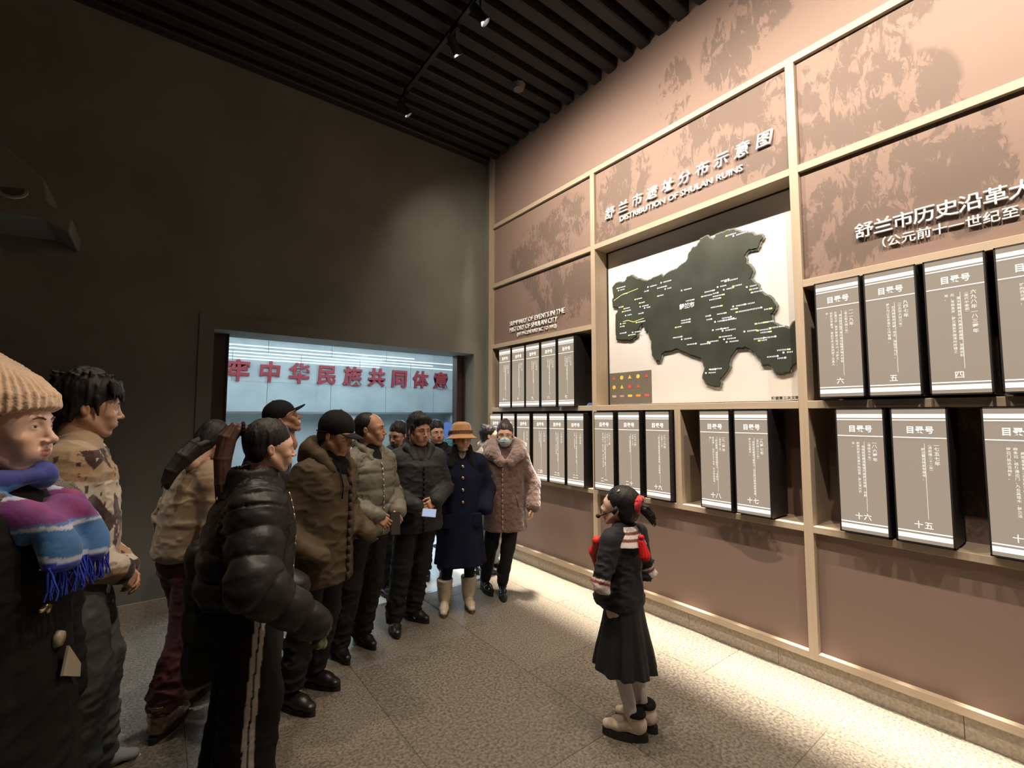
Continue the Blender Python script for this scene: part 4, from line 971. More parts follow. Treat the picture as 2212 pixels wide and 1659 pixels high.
            for lv in (0, 1):
                for (x, y) in out_:
                    z = (st + zz(y)) if lv else (0 if not heel or y > .05*k else zz(y)*.78)
                    V2.append((x*(1.03 if not lv else 1.0), y*(1.01 if not lv else 1), z+.002*(lv)))
            Fq2 = [(j, (j+1) % n, n+(j+1) % n, n+j) for j in range(n)] + [tuple(range(n))[::-1], tuple(range(n, 2*n))]
            V2 = np.array(V2) @ Rz.T + np.array([f[0], f[1], 0]); so = mesh('sole', V2, Fq2, sole, o)
            if heel:
                hb_ = MB().prism([(-.022, -.085*k, 0), (.022, -.085*k, 0), (.026, -.035*k, 0), (-.026, -.035*k, 0)], (0, 0, heel+st-.004)); V3 = np.array(hb_.V) @ Rz.T + np.array([f[0], f[1], 0]); mesh('heel', V3, hb_.F, sole, o)
            out.append(o)
        return out
    def hair(s, build, m=None, amp=.003, vox=.0045, name='hair', streak=(70, 70, 9), seed=4, parent=None, smooth=1, extra_world=None):
        g_ = SDF(); build(g_); V, Fq = g_.mesh(vox, smooth); N = normals(V, Fq)
        V = V + N*(amp*(fbm(V*np.array(streak), 1, 2, seed) + .8*fbm(V, 22, 2, seed+1)))[:, None]
        return s.add(name, s.X(V), Fq, m or M['hair'], parent=parent)
    def headpart(s, name, build, m, amp=0.0, vox=.004, freq=20, label=None, parent=None, smooth=1, col=None):
        g_ = SDF(); build(g_); V, Fq = g_.mesh(vox, smooth)
        if amp: V = V + normals(V, Fq)*(amp*fbm(V, freq, 3, 5))[:, None]
        return s.add(name, s.X(V), Fq, m, label=label, parent=parent, col=col(V) if col else None)
    def tube(s, name, pts, r, m, parent=None, head=False, n=8):
        q = MB()
        for a, b in zip(pts, pts[1:]): q.cyl(a, b, r, n=n)
        V = np.array(q.V); V = s.X(V) if head else V; return mesh(name, V, q.F, m, parent or s.root, True)
    def glasses(s, m):
        q = MB()
        for sg_ in (-1, 1):
            c = Vector((sg_*.032, .0985, .002)); pr = None
            for j in range(17):
                t = 2*PI*j/16; p = c + Vector((.0225*math.cos(t), -.006*abs(math.cos(t))*(1 if math.cos(t)*sg_ > 0 else 0), .0165*math.sin(t)))
                if pr: q.cyl(pr, p, .0011, n=5)
                pr = p
            q.cyl((sg_*.0545, .092, .006), (sg_*.080, -.005, .010), .0012, n=5)
        q.cyl((-.0095, .100, .004), (.0095, .100, .004), .0011, n=5)
        o = mesh('glasses', s.X(np.array(q.V)), q.F, m, s.root, True)
        for sg_ in (-1, 1):
            qq = MB().cyl((sg_*.032, .0975, .002), (sg_*.032, .0985, .002), .0215, n=20); V = np.array(qq.V); V[:, 2] = .002+(V[:, 2]-.002)*.74; mesh('lens', s.X(V), qq.F, M['lens'], o)
        return o
def strands(g_, path, rad, n=14, r=.006, seed=1, k=.004, jit=.25):
    """a lock of hair: many thin tapering strands bundled round a path"""
    rg = random.Random(seed); P_ = [np.array(p, float) for p in path]
    for j in range(n):
        a = rg.uniform(0, 2*PI); q = math.sqrt(rg.random()); pts = []; rs = []
        for i, p in enumerate(P_):
            d = P_[min(i+1, len(P_)-1)]-P_[max(i-1, 0)]; d /= np.linalg.norm(d); x = np.cross(d, [.3, 1, .2]); x /= np.linalg.norm(x); y = np.cross(d, x); aa = a+rg.uniform(-jit, jit)
            pts.append(p + rad[i]*q*(math.cos(aa)*x+math.sin(aa)*y)); rs.append(max(.0016, r*(1-.75*(i/(len(P_)-1))**3)))
        pts[-1] = pts[-1] + np.array([rg.uniform(-.008, .008), rg.uniform(-.008, .008), rg.uniform(-.03, .02)]); g_.chain(pts, rs, k=k)
def skullcap(g_, sx=1.0, top=0.0, front=.050, back=-.055, ears=True, r=(.0835, .101, .089)):
    """short hair mass over the skull with the face cut away"""
    g_.ell((0, -.021, .046+top*.5), (r[0]*sx, r[1], r[2]+top), k=.01); g_.ell((0, -.045, -.015), (.073*sx, .066, .060), k=.02)
    g_.ell((0, .125, -.035), (.082, .088, front+.055), k=.008, op='s'); g_.box((0, .10, -.14), (.2, .16, .10), rotm(-.35, 0, 0), k=.01, rnd=.0, op='s')
    if ears:
        for sg_ in (-1, 1): g_.ell((sg_*.085, .012, -.020), (.022, .030, .034), k=.006, op='s')

M['hair'] = mat('hair_black', (.012, .010, .009), .56, spec=.35, bump=(130, .5, .004))
M['hair_brown'] = mat('hair_brown', (.085, .042, .025), .5, spec=.35)
M['hair_grey'] = mat('hair_greying', (.030, .026, .024), .5, spec=.35)
M['lens'] = mat('spectacle_lens', (.9, .9, .9), .05, trans=1.0); M['gold'] = mat('gold_wire', (.45, .32, .15), .3, metal=1.0)
M['black_cloth'] = mat('black_cloth', (.010, .010, .011), .85, bump=(60, .25, .003), spec=.2)
M['rubber'] = mat('black_rubber', (.012, .011, .010), .7); M['leather'] = mat('black_leather', (.014, .012, .011), .38, bump=(50, .15, .002))
M['patent'] = mat('patent_leather', (.010, .010, .010), .10, coat=.6)
STAND = [(.085, .0), (-.085, .0)]
# ------------------------------------------------------------------ the girl
def girl():
    f = Fig(-1.352, -3.336, 1.285, -268.8, 'small girl in navy uniform with red hair tie and red neckerchief, back turned', skin='light', head='girl', hface=-252.8, pitch=8, hs=1.02)
    fr, fl = f.w2l((-1.345, -3.36)), f.w2l((-1.235, -3.345))
    f.pose([(.150, -.01, .63), (-.150, -.01, .63)], [(.06, .075, .535), (-.06, .075, .535)], [(fl[0], fl[1]), (fr[0], fr[1])], hand=(((-.6, .3, -.5), (0, .9, .2), .5, .6), ((.6, .3, -.5), (0, .9, .2), .5, .6)), toe=(18, 34))
    f.body(); f.face(M['hair'])
    navy = mat('navy_knit', (.0055, .0060, .011), .8, weave=(90, .25, 'Z'), sheen=.05, attr='Col')
    def col(V, oa, arc, s):
        c = np.tile(np.array((.0055, .0060, .011)), (len(V), 1)); L = np.linalg.norm(s.el[0]-s.sh[0]); a = (arc-L*.76)/(L*.17)
        w_ = (oa > .5) & (((a > 0) & (a < .24)) | ((a > .62) & (a < .86))); r_ = (oa > .5) & (a > .24) & (a < .62)
        c[w_] = (.62, .55, .50); c[r_] = (.20, .03, .03); return c
    f.upper('sweater', navy, [(.50, .148, .118, .118), (.525, .160, .132, .132), (.56, .162, .136, .136), (.66, .148, .125, .120), (.76, .155, .12, .12), (.815, .12, .085, .09), (.84, .06, .055, .06)], (.068, .060, .045), vox=.0065, amp=.007, style='wrinkle', col=col, sh_r=.064, seed=4)
    sk = SDF(); sk.stack([(.270*f.H, 0, 0, .158, .158, .158), (.34*f.H, 0, 0, .144, .144, .144), (.44*f.H, 0, 0, .12, .115, .115), (.535*f.H, 0, 0, .102, .092, .092)], fold=(11, .11, .55*f.H, 1.3))
    V, Fq = sk.mesh(.006, 1); f.add('skirt', V, Fq, mat('skirt_cloth', (.007, .0075, .009), .6, bump=(70, .2, .002)))
    tg = SDF()
    for i in (0, 1):
        tg.chain([f.hip[i]*[.8, 1, 1], f.kn[i], f.ft[i]+np.array([0, -.022, .02])], [.060, .044, .028], k=.02); 
    V, Fq = tg.mesh(.007, 1); f.add('tights', V, Fq, mat('white_tights', (.62, .56, .54), .7))
    bt = f.shoes(mat('cream_suede', (.60, .50, .38), .7, noise=(20, .15), bump=(60, .2, .003)), M['rubber'], 'boot', L=.225, h_shaft=.135, wide=.98, sole_t=.036, shaft_r=.047)
    for i, o in enumerate(bt):
        q = f.ft[i]; a = R(f.toe[i]); Rz = rotm(0, 0, a); c = MB()
        for k in range(5): c.cyl((-.022, .045-.013*k, .070+.012*k), (.022, .050-.013*k, .075+.012*k), .0028, n=5)
        mesh('laces', np.array(c.V) @ Rz.T + [q[0], q[1], 0], c.F, M['black_cloth'], o)
        c = SDF(); c.stack([(.122, 0, -.029, .052, .052, .052), (.138, 0, -.029, .050, .050, .050), (.146, 0, -.029, .044, .044, .044)], k=.002); V, Fq = c.mesh(.005, 1); f.add('sock', V @ Rz.T + [q[0], q[1], 0], Fq, M['black_cloth'], parent=o)
    # hair: smooth to a high side tail with a red tie, tail out behind
    def hb(g_):
        skullcap(g_, 1.0, .0, front=.055); g_.ell((0, -.050, .00), (.070, .066, .070), k=.02)
        g_.cap((0, -.05, -.03), (0, -.035, -.075), .055, .035, k=.02)
    f.hair(hb, amp=.0022, seed=8)
    def tail(g_):
        g_.cap((.0, -.118, .042), (.0, -.150, .034), .028, .028, k=.01); strands(g_, [(0, -.13, .04), (0, -.160, .030), (.0, -.190, .0), (0, -.215, -.030)], [.022, .032, .024, .016], n=26, r=.0085, seed=3)
    f.hair(tail, name='ponytail', amp=.0015, seed=2, vox=.0035)
    tr = SDF()
    for j in range(16):
        a = 2*PI*j/16; c = np.array([.0+.036*math.cos(a), -.116, .046+.036*math.sin(a)]); tr.ell(c, (.017, .018, .017), k=.012)
    V, Fq = tr.mesh(.004, 0); V = V + normals(V, Fq)*(.004*fbm(V, 60, 2, 3))[:, None]; f.add('hair_tie', f.X(V), Fq, mat('red_fluff', (.62, .012, .02), .8, sheen=.5, bump=(120, .6, .004)))
    # white hair clip, headset microphone
    f.tube('hair_clip', [(-.055, -.01, .115), (-.062, .0, .098)], .006, mat('clip_pearl', (.6, .55, .45), .3), head=True)
    f.tube('headset', [(-.085, -.015, .005), (-.086, .02, -.018), (-.075, .07, -.050), (-.052, .10, -.068)], .0035, M['rubber'], head=True)
    f.tube('headset', [(-.086, -.02, .02), (-.088, .0, -.02)], .012, M['rubber'], head=True)
    f.headpart('microphone', lambda g_: g_.ell((-.046, .106, -.072), (.015, .015, .013), k=.001), M['rubber'], amp=.001)
    # striped sailor collar, red neckerchief and tassel
    H = f.H
    def collar_col(V):
        c = np.tile(np.array((.60, .54, .50)), (len(V), 1)); r_ = np.hypot(V[:, 0], V[:, 1]); t = (.835*H-V[:, 2])/(.04*H)
        b = (np.abs(t-.35) < .14) | (np.abs(t-.95) < .14); c[b] = (.17, .05, .045); w_ = (V[:, 0] > .03) & (V[:, 1] > -.04); c[w_] = (.52, .56, .60); return c
    cl = SDF(); cl.stack([(.770*H, 0, -.012, .118, .098, .112), (.80*H, 0, -.01, .100, .088, .092), (.845*H, 0, -.008, .062, .058, .062)]); cl.stack([(.765*H, 0, -.012, .110, .090, .104), (.80*H, 0, -.01, .092, .080, .084), (.850*H, 0, -.008, .054, .050, .054)], op='s', k=.001)
    V, Fq = cl.mesh(.0045, 1); f.add('collar', V, Fq, mat('collar_cloth', (1, 1, 1), .8, attr='Col'), col=collar_col(V))
    nk = SDF(); nk.chain([(-.10, .02, .805*H), (-.105, .085, .775*H), (-.075, .135, .72*H), (-.055, .145, .655*H)], [.014, .022, .026, .006], k=.02); nk.chain([(.09, .03, .80*H), (.05, .12, .755*H), (-.02, .13, .74*H), (-.06, .14, .62*H)], [.014, .020, .022, .006], k=.02)
    V, Fq = nk.mesh(.006, 1); V = V + normals(V, Fq)*(.004*fbm(V, 18, 2, 3))[:, None]; f.add('neckerchief', V, Fq, mat('red_silk', (.70, .035, .02), .45))
    ts = SDF(); b_ = np.array([-.015, -.128, .795*H]); ts.cap(b_, b_+[.012, -.012, -.07], .014, .026, k=.01); ts.ell(b_+[0, 0, .022], (.013, .013, .013), k=.004)
    V, Fq = ts.mesh(.004, 1); V = V + normals(V, Fq)*(.004*np.sin(np.arctan2(V[:, 0]-b_[0], V[:, 1]-b_[1])*14))[:, None]; f.add('tassel', V, Fq, mat('red_tassel', (.70, .02, .02), .6))
    return f
girl()
def std(f, hands=(None, None), el=None, wr=None, feet=None, toe=(-6, 6), knees=None):
    f.pose(el or [(.150, -.02, .635), (-.150, -.02, .635)], wr or [(.155, .02, .475), (-.155, .02, .475)], feet or [(.10, .0), (-.10, .0)], hand=hands, toe=toe, knees=knees)
def l2w(f, p):
    c, n = math.cos(f.rz), math.sin(f.rz); return Vector((f.pos[0]+c*p[0]-n*p[1], f.pos[1]+n*p[0]+c*p[1], p[2]))
def cap_hat(f, m, brim_tilt=0.0, ybrim=.20, parts=True, crown=.012):
    def b(g_):
        g_.ell((0, -.015, .052), (.088, .108, .086+crown), k=.01); g_.ell((0, .0, -.08), (.14, .16, .105), k=.004, op='s')
        g_.ell((0, -.015, .138+crown), (.009, .009, .005), k=.004)
    o = f.headpart('cap', b, m, amp=.0015, vox=.0042)
    V = []; n = 18; Fq = []
    for j in range(n+1):
        t = PI*j/n; x = -.078*math.cos(t); y0 = .062+.038*math.sin(t); y1 = .062+(ybrim-.062)*math.sin(t)**.8
        for (y, zz) in ((y0, 0), (y1, 0)):
            zc = .047 - brim_tilt*(y-.06) - 2.2*x*x; V += [(x, y, zc), (x, y, zc-.005)]
    for j in range(n): a = j*4; b_ = a+4; Fq += [(a, a+2, b_+2, b_), (a+1, b_+1, b_+3, a+3), (a+2, a+3, b_+3, b_+2), (a, b_, b_+1, a+1)]
    mesh('brim', f.X(np.array(V)), Fq, m, o, True)
    f.tube('cap_band', [(.086*math.cos(t)*1.0, -.015+.106*math.sin(t), .020+.018*math.sin(t)) for t in np.linspace(PI*1.0, PI*2.0, 12)], .003, m, head=True, parent=o)
    return o
def phone(f, p, d, up, m, label, sz=(.075, .155, .009), group=None):
    q = MB().box(-sz[0]/2, sz[0]/2, -sz[1]/2, sz[1]/2, -sz[2]/2, sz[2]/2); Rm = frame(d, up); V = np.array(q.V) @ Rm.T + p
    w_ = l2w(f, p); V2 = np.array([l2w(f, v) for v in V]) - np.array(w_)
    o = mesh('phone', V2, q.F, m, None); o.location = w_; tag(o, label, 'phone'); b = o.modifiers.new('b', 'BEVEL'); b.width = .003; b.segments = 2
    s_ = MB().box(-sz[0]/2+.004, sz[0]/2-.004, -sz[1]/2+.004, sz[1]/2-.004, sz[2]/2, sz[2]/2+.0006); V = np.array(s_.V) @ Rm.T + p; V = np.array([l2w(f, v) for v in V]) - np.array(w_)
    return o, V, s_.F
def zipper(f, x0, z0, z1, m, r=.0035, front=.16, off=0.0):
    """zip or placket following the coat front at local x"""
    pts = []
    for z in np.linspace(z0, z1, 14):
        mm = (np.abs(f.uV[:, 0]-x0) < .014) & (np.abs(f.uV[:, 2]-z) < .02) & (f.onarm < .5)
        y = f.uV[mm, 1].max() if mm.any() else front*f.h
        pts.append([x0+off*(z-z0), y+r*.3, z])
    ys = [p[1] for p in pts]
    for _ in range(3): ys = [ys[0]]+[max(ys[i], (ys[i-1]+ys[i]+ys[i+1])/3) if _ == 0 else (ys[i-1]+2*ys[i]+ys[i+1])/4 for i in range(1, len(ys)-1)]+[ys[-1]]
    for p, y in zip(pts, ys): p[1] = y
    return f.tube('zip', pts, r, m, n=6)
def surf_front(f, x, z):
    mm = (np.abs(f.uV[:, 0]-x) < .02) & (np.abs(f.uV[:, 2]-z) < .02) & (f.onarm < .6); return f.uV[mm, 1].max() if mm.any() else .15
def buttons(f, x, zs, m, r=.013, name='button'):
    for z in zs:
        y = surf_front(f, x, z); mesh(name, *(lambda q: (q.V, q.F))(MB().cyl((x, y-.004, z), (x, y+.006, z), r, r*.85, n=14)), m, f.root, True)
GOLDB = mat('gold_button', (.55, .42, .22), .3, metal=1.0); ZIPM = mat('zip_metal', (.35, .33, .30), .35, metal=.9)
DK = mat('dark_trousers', (.017, .015, .014), .8, bump=(60, .25, .003), spec=.25)

# ---- 6: old man with cap and glasses, olive parka, hand in pocket
def olive_man():
    f = Fig(-2.550, -2.012, 1.685, -53.3, 'elderly man in olive-brown hooded parka and black baseball cap, hand in pocket', skin='tan', head='elder', hface=-45.3, pitch=-15, hs=1.07, lean=(0, .04), hy=.035, hz=-.012)
    fr, fl = f.w2l((-2.69, -2.02)), f.w2l((-2.52, -1.87))
    f.pose([(.165, -.03, .605), (-.155, -.0, .62)], [(.125, .095, .525), (-.10, .13, .55)], [(fr[0], fr[1]), (fl[0], fl[1])], toe=(-8, -2))
    f.body(); f.face(M['hair_grey'], th=.0018); f.glasses(M['gold'])
    ol = mat('olive_twill', (.072, .050, .026), .72, noise=(6, .12), bump=(90, .15, .002), spec=.3)
    f.upper('parka', ol, [(.405, .225, .175, .165), (.43, .228, .180, .168), (.56, .215, .170, .16), (.66, .215, .165, .155), (.75, .215, .155, .15), (.81, .165, .11, .12), (.85, .085, .075, .08)], (.082, .074, .062), vox=.0085, amp=.009, style='wrinkle', seed=3, sh_r=.085, k=.045)
    H = f.H
    hd = SDF(); c = f.s0 if hasattr(f, 's0') else None; hx, hy = f.lean
    hd.chain([(.075, .085+hy, .80*H), (.105, .02+hy, .845*H), (.07, -.075+hy, .87*H), (0, -.105+hy, .875*H), (-.07, -.075+hy, .87*H), (-.105, .02+hy, .845*H), (-.075, .085+hy, .80*H)], [.030, .042, .055, .060, .055, .042, .030], k=.03)
    hd.ell((0, -.10+hy, .835*H), (.11, .07, .075), k=.04)
    V, Fq = hd.mesh(.008, 1); V = V + normals(V, Fq)*(.006*fbm(V, 12, 3, 2))[:, None]; f.add('hood', V, Fq, ol)
    lin = SDF(); lin.cap((0, .055+hy, .80*H), (0, .03+hy, .845*H), .075, .07, k=.01); V, Fq = lin.mesh(.008); f.add('lining', V, Fq, M['black_cloth'])
    zipper(f, -.025, .41*H, .80*H, mat('placket_dark', (.035, .024, .014), .8), r=.011)
    for sx in (.05, -.03): f.tube('drawstring', [(sx, surf_front(f, sx, .80*H)+.005, .805*H), (sx+.005, surf_front(f, sx, .74*H)+.007, .74*H), (sx+.004, surf_front(f, sx, .70*H)+.007, .70*H)], .004, M['black_cloth'])
    f.trousers(DK, r=(.105, .083, .076), bottom=.10, amp=.008)
    f.shoes(M['leather'], M['rubber'], 'boot', L=.295, h_shaft=.15, wide=1.12, sole_t=.026, shaft_r=.055)
    f.hair(lambda g_: skullcap(g_, 1.0, -.01, front=.06), M['hair_grey'], amp=.002)
    cap_hat(f, M['black_cloth'], .22, .165, crown=.014)
    return f
olive_man()

# ---- 7: balding man, grey-green puffer, phone
def puffer_man():
    f = Fig(-2.128, -1.640, 1.69, -68.3, 'balding man in grey-green quilted jacket holding a dark phone in both hands', skin='tan', head='man', hface=-38.3, pitch=2, hs=1.07)
    fr, fl = f.w2l((-2.30, -1.60)), f.w2l((-2.10, -1.52))
    f.pose([(.155, -.01, .625), (-.155, -.01, .625)], [(.070, .130, .585), (-.055, .130, .585)], [(fr[0], fr[1]), (fl[0], fl[1])], hand=(((-.45, .65, -.55), (.55, .75, .4), .55, .6), ((.45, .65, -.55), (-.55, .75, .4), .55, .6)), toe=(-14, -10))
    f.body(); f.face(M['hair'])
    pm = mat('sage_nylon', (.150, .140, .105), .55, bump=(25, .25, .006), spec=.45)
    f.upper('jacket', pm, [(.485, .195, .150, .14), (.51, .215, .165, .155), (.60, .215, .165, .155), (.70, .215, .16, .15), (.76, .205, .15, .145), (.81, .150, .105, .11), (.845, .085, .08, .08)], (.085, .075, .062), vox=.0085, amp=.0085, style='puff', pitch=.115, seed=2, sh_r=.085, k=.04)
    H = f.H; cl = SDF(); cl.chain([(.05, .085, .80*H), (.085, .03, .845*H), (.055, -.055, .862*H), (0, -.078, .866*H), (-.055, -.055, .862*H), (-.085, .03, .845*H), (-.05, .085, .80*H)], [.024, .030, .034, .036, .034, .030, .024], k=.03)
    V, Fq = cl.mesh(.008, 1); f.add('collar', V + normals(V, Fq)*(.005*fbm(V, 14, 2, 1))[:, None], Fq, pm)
    q = SDF(); q.cap((0, .05, .79*H), (0, .02, .845*H), .070, .064, k=.01); V, Fq = q.mesh(.008); f.add('shirt', V, Fq, M['black_cloth'])
    zipper(f, .0, .49*H, .79*H, ZIPM, r=.004)
    f.trousers(DK, r=(.100, .080, .076), bottom=.045, amp=.009)
    f.shoes(M['leather'], M['rubber'], 'shoe', L=.275, h_shaft=.11)
    def hb(g_):
        g_.ell((0, -.030, .044), (.081, .092, .084), k=.01); g_.ell((0, -.050, -.012), (.071, .058, .055), k=.02)
        g_.ell((0, .130, .01), (.075, .105, .115), k=.01, op='s'); g_.box((0, .10, -.14), (.2, .16, .10), rotm(-.35, 0, 0), k=.01, rnd=0, op='s')
        for sg_ in (-1, 1): g_.ell((sg_*.085, .010, -.022), (.022, .028, .034), k=.006, op='s')
    f.hair(hb, M['hair'], amp=.0012)
    ph, V, Fq = phone(f, (f.wr[0]+f.wr[1])/2+np.array([0, .075, -.065]), (.25, .3, -1), (.3, 1, .3), M['black_cloth'], 'black phone held in both hands by the man in the grey-green jacket'); mesh('screen', V, Fq, M['leather'], ph)
puffer_man()

# ---- 9: man in charcoal jacket, hands crossed, phone
def charcoal_man():
    f = Fig(-1.648, -1.466, 1.67, -100.0, 'man with thick black hair in charcoal jacket, hands crossed in front', skin='tan', head='man', hface=-82.0, pitch=-5, hs=1.08, smile=.2)
    fr, fl = f.w2l((-1.83, -1.47)), f.w2l((-1.63, -1.38))
    f.pose([(.152, -.02, .63), (-.152, -.02, .63)], [(.045, .150, .585), (-.050, .150, .605)], [(fr[0], fr[1]), (fl[0], fl[1])], hand=(((-.8, .25, -.5), (.2, .95, .3), .4, .5), ((.85, .25, -.4), (-.1, .95, .3), .4, .5)), toe=(-4, 32))
    f.body(); f.face(M['hair'])
    cm = mat('charcoal_shell', (.024, .025, .026), .7, bump=(70, .2, .002), noise=(8, .15), spec=.35)
    f.upper('jacket', cm, [(.445, .215, .160, .15), (.47, .222, .168, .155), (.58, .205, .155, .145), (.68, .21, .155, .145), (.76, .215, .145, .14), (.81, .165, .105, .11), (.845, .08, .07, .08)], (.082, .072, .058), vox=.0088, amp=.007, style='wrinkle', seed=6, sh_r=.084, k=.045)
    H = f.H; cl = SDF(); cl.chain([(.055, .095, .79*H), (.098, .035, .84*H), (.07, -.06, .868*H), (0, -.085, .872*H), (-.07, -.06, .868*H), (-.098, .035, .84*H), (-.055, .095, .79*H)], [.022, .032, .034, .036, .034, .032, .022], k=.03)
    V, Fq = cl.mesh(.008, 1); f.add('collar', V, Fq, cm)
    q = SDF(); q.cap((0, .055, .785*H), (0, .025, .83*H), .068, .060, k=.01); V, Fq = q.mesh(.008); f.add('shirt', V, Fq, mat('dark_shirt', (.02, .012, .012), .8))
    zipper(f, -.01, .45*H, .76*H, M['black_cloth'], r=.007)
    f.trousers(DK, r=(.100, .080, .074), bottom=.05, amp=.009, seed=9)
    f.shoes(M['leather'], M['rubber'], 'shoe', L=.275, h_shaft=.12, wide=1.05)
    def hb(g_):
        skullcap(g_, 1.04, .016, front=.030); g_.cap((-.05, .060, .085), (.05, .060, .088), .026, .026, k=.02); g_.ell((.0, .055, .10), (.065, .045, .032), k=.02)
        for sg_ in (-1, 1): g_.ell((sg_*.074, .018, .03), (.012, .03, .03), k=.01)
    f.hair(hb, amp=.005, seed=9)
    ph, V, Fq = phone(f, f.wr[0]+np.array([-.085, .045, -.050]), (-.95, .1, -.15), (.1, .95, .15), mat('phone_case', (.55, .55, .45), .3), 'pale phone with lit screen in the hand of the man in charcoal', sz=(.062, .110, .009)); mesh('screen', V, Fq, mat('phone_screen', (.3, .4, .6), .2, emit=(.55, .7, 1.0), estr=.45), ph)
charcoal_man()

# ---- 10: woman in navy coat, tan felt hat, white boots
def navy_woman():
    f = Fig(-1.194, -1.410, 1.58, -115.3, 'woman in long navy coat, tan felt hat and cream boots, smiling', skin='warm', head='woman', hface=-107.3, pitch=4, smile=1.0, hs=1.08)
    fr, fl = f.w2l((-1.345, -1.40)), f.w2l((-1.135, -1.46))
    f.pose([(.155, -.03, .635), (-.158, -.03, .635)], [(.135, .060, .535), (-.135, .060, .54)], [(fr[0], fr[1]), (fl[0], fl[1])], toe=(-6, 4))
    f.body(); f.face(M['hair'], th=.0017)
    nv = mat('navy_wool', (.008, .010, .026), .9, noise=(12, .2), bump=(60, .3, .003), spec=.15)
    f.upper('coat', nv, [(.235, .235, .185, .175), (.30, .225, .175, .165), (.45, .205, .155, .15), (.60, .195, .145, .14), (.72, .195, .14, .135), (.79, .165, .11, .115), (.85, .075, .07, .075)], (.080, .072, .066), vox=.009, amp=.005, style='soft', fold=(6, .07, .55*f.H, .8), seed=5, sh_r=.078, k=.045)
    H = f.H
    buttons(f, .0, [.775*H, .715*H, .65*H, .585*H], GOLDB, .014)
    q = SDF(); q.chain([(.055, .07, .80*H), (.075, .0, .84*H), (0, -.06, .855*H), (-.075, .0, .84*H), (-.055, .07, .80*H)], [.026, .032, .034, .032, .026], k=.03); q.cap((.06, .05, .88*H), (.09, .06, .78*H), .028, .040, k=.02); q.cap((-.06, .05, .88*H), (-.09, .06, .78*H), .028, .040, k=.02)
    V, Fq = q.mesh(.008); f.add('hair_shawl', V, Fq, M['black_cloth'])
    q = SDF(); q.cap((0, .03, .80*H), (0, .02, .845*H), .062, .055, k=.01); V, Fq = q.mesh(.007); f.add('scarf', V, Fq, mat('check_scarf', (.25, .22, .19), .8, noise=(60, .6)))
    for sg_ in (-1, 1):
        zz = .50*H; y = surf_front(f, sg_*.11, zz)-.002; q = MB().box(sg_*.11-.055, sg_*.11+.055, y-.02, y+.008, zz-.09, zz+.035); o = q.build('pocket', nv, f.root, bevel=.008)
    lg = SDF()
    for i in (0, 1): lg.chain([f.hip[i], f.kn[i], f.ft[i]+np.array([0, -.02, .02])], [.085, .058, .032], k=.02)
    V, Fq = lg.mesh(.009); f.add('leggings', V, Fq, M['black_cloth'])
    f.shoes(mat('cream_leather', (.50, .42, .30), .38, noise=(10, .15), bump=(25, .15, .004)), mat('tan_sole', (.12, .07, .04), .6), 'boot', L=.255, h_shaft=.265, wide=1.0, shaft_r=.062, sole_t=.022)
    felt = mat('tan_felt', (.36, .185, .075), .9, noise=(30, .12), bump=(90, .35, .003), sheen=.3)
    def hat(g_):
        g_.stack([(.035, 0, -.012, .098, .112, .112), (.075, 0, -.012, .096, .110, .110), (.13, 0, -.012, .085, .096, .098), (.150, 0, -.012, .066, .076, .078), (.158, 0, -.012, .035, .04, .04)], k=.012)
        g_.stack([(.000, 0, -.010, .142, .158, .148), (.010, 0, -.010, .136, .150, .142), (.028, 0, -.010, .112, .126, .122), (.044, 0, -.010, .098, .112, .110)], k=.012)
        g_.stack([(-.03, 0, -.012, .128, .140, .132), (.004, 0, -.012, .118, .130, .124), (.026, 0, -.012, .092, .104, .104), (.11, 0, -.012, .080, .090, .090)], op='s', k=.004)
    h_ = f.headpart('hat', hat, felt, amp=.001, vox=.0045)
    bd = MB()
    for zb in (.050, .062, .074): 
        pr = None
        for j in range(33):
            t = 2*PI*j/32; p = Vector((.100*math.cos(t), -.012+.114*math.sin(t), zb))
            if pr: bd.cyl(pr, p, .0055, n=6)
            pr = p
    mesh('hat_band', f.X(np.array(bd.V)), bd.F, mat('tan_band', (.20, .095, .04), .8), h_, True)
    bw = SDF(); bw.ell((.112, -.01, .062), (.010, .022, .020)); bw.ell((.114, -.03, .050), (.008, .018, .022), k=.004); V, Fq = bw.mesh(.004); mesh_ = f.add('hat_bow', f.X(V), Fq, mat('dark_bow', (.05, .015, .015), .8), parent=h_)
    f.hair(lambda g_: skullcap(g_, .98, -.01, front=.05), M['hair'], amp=.002)
navy_woman()

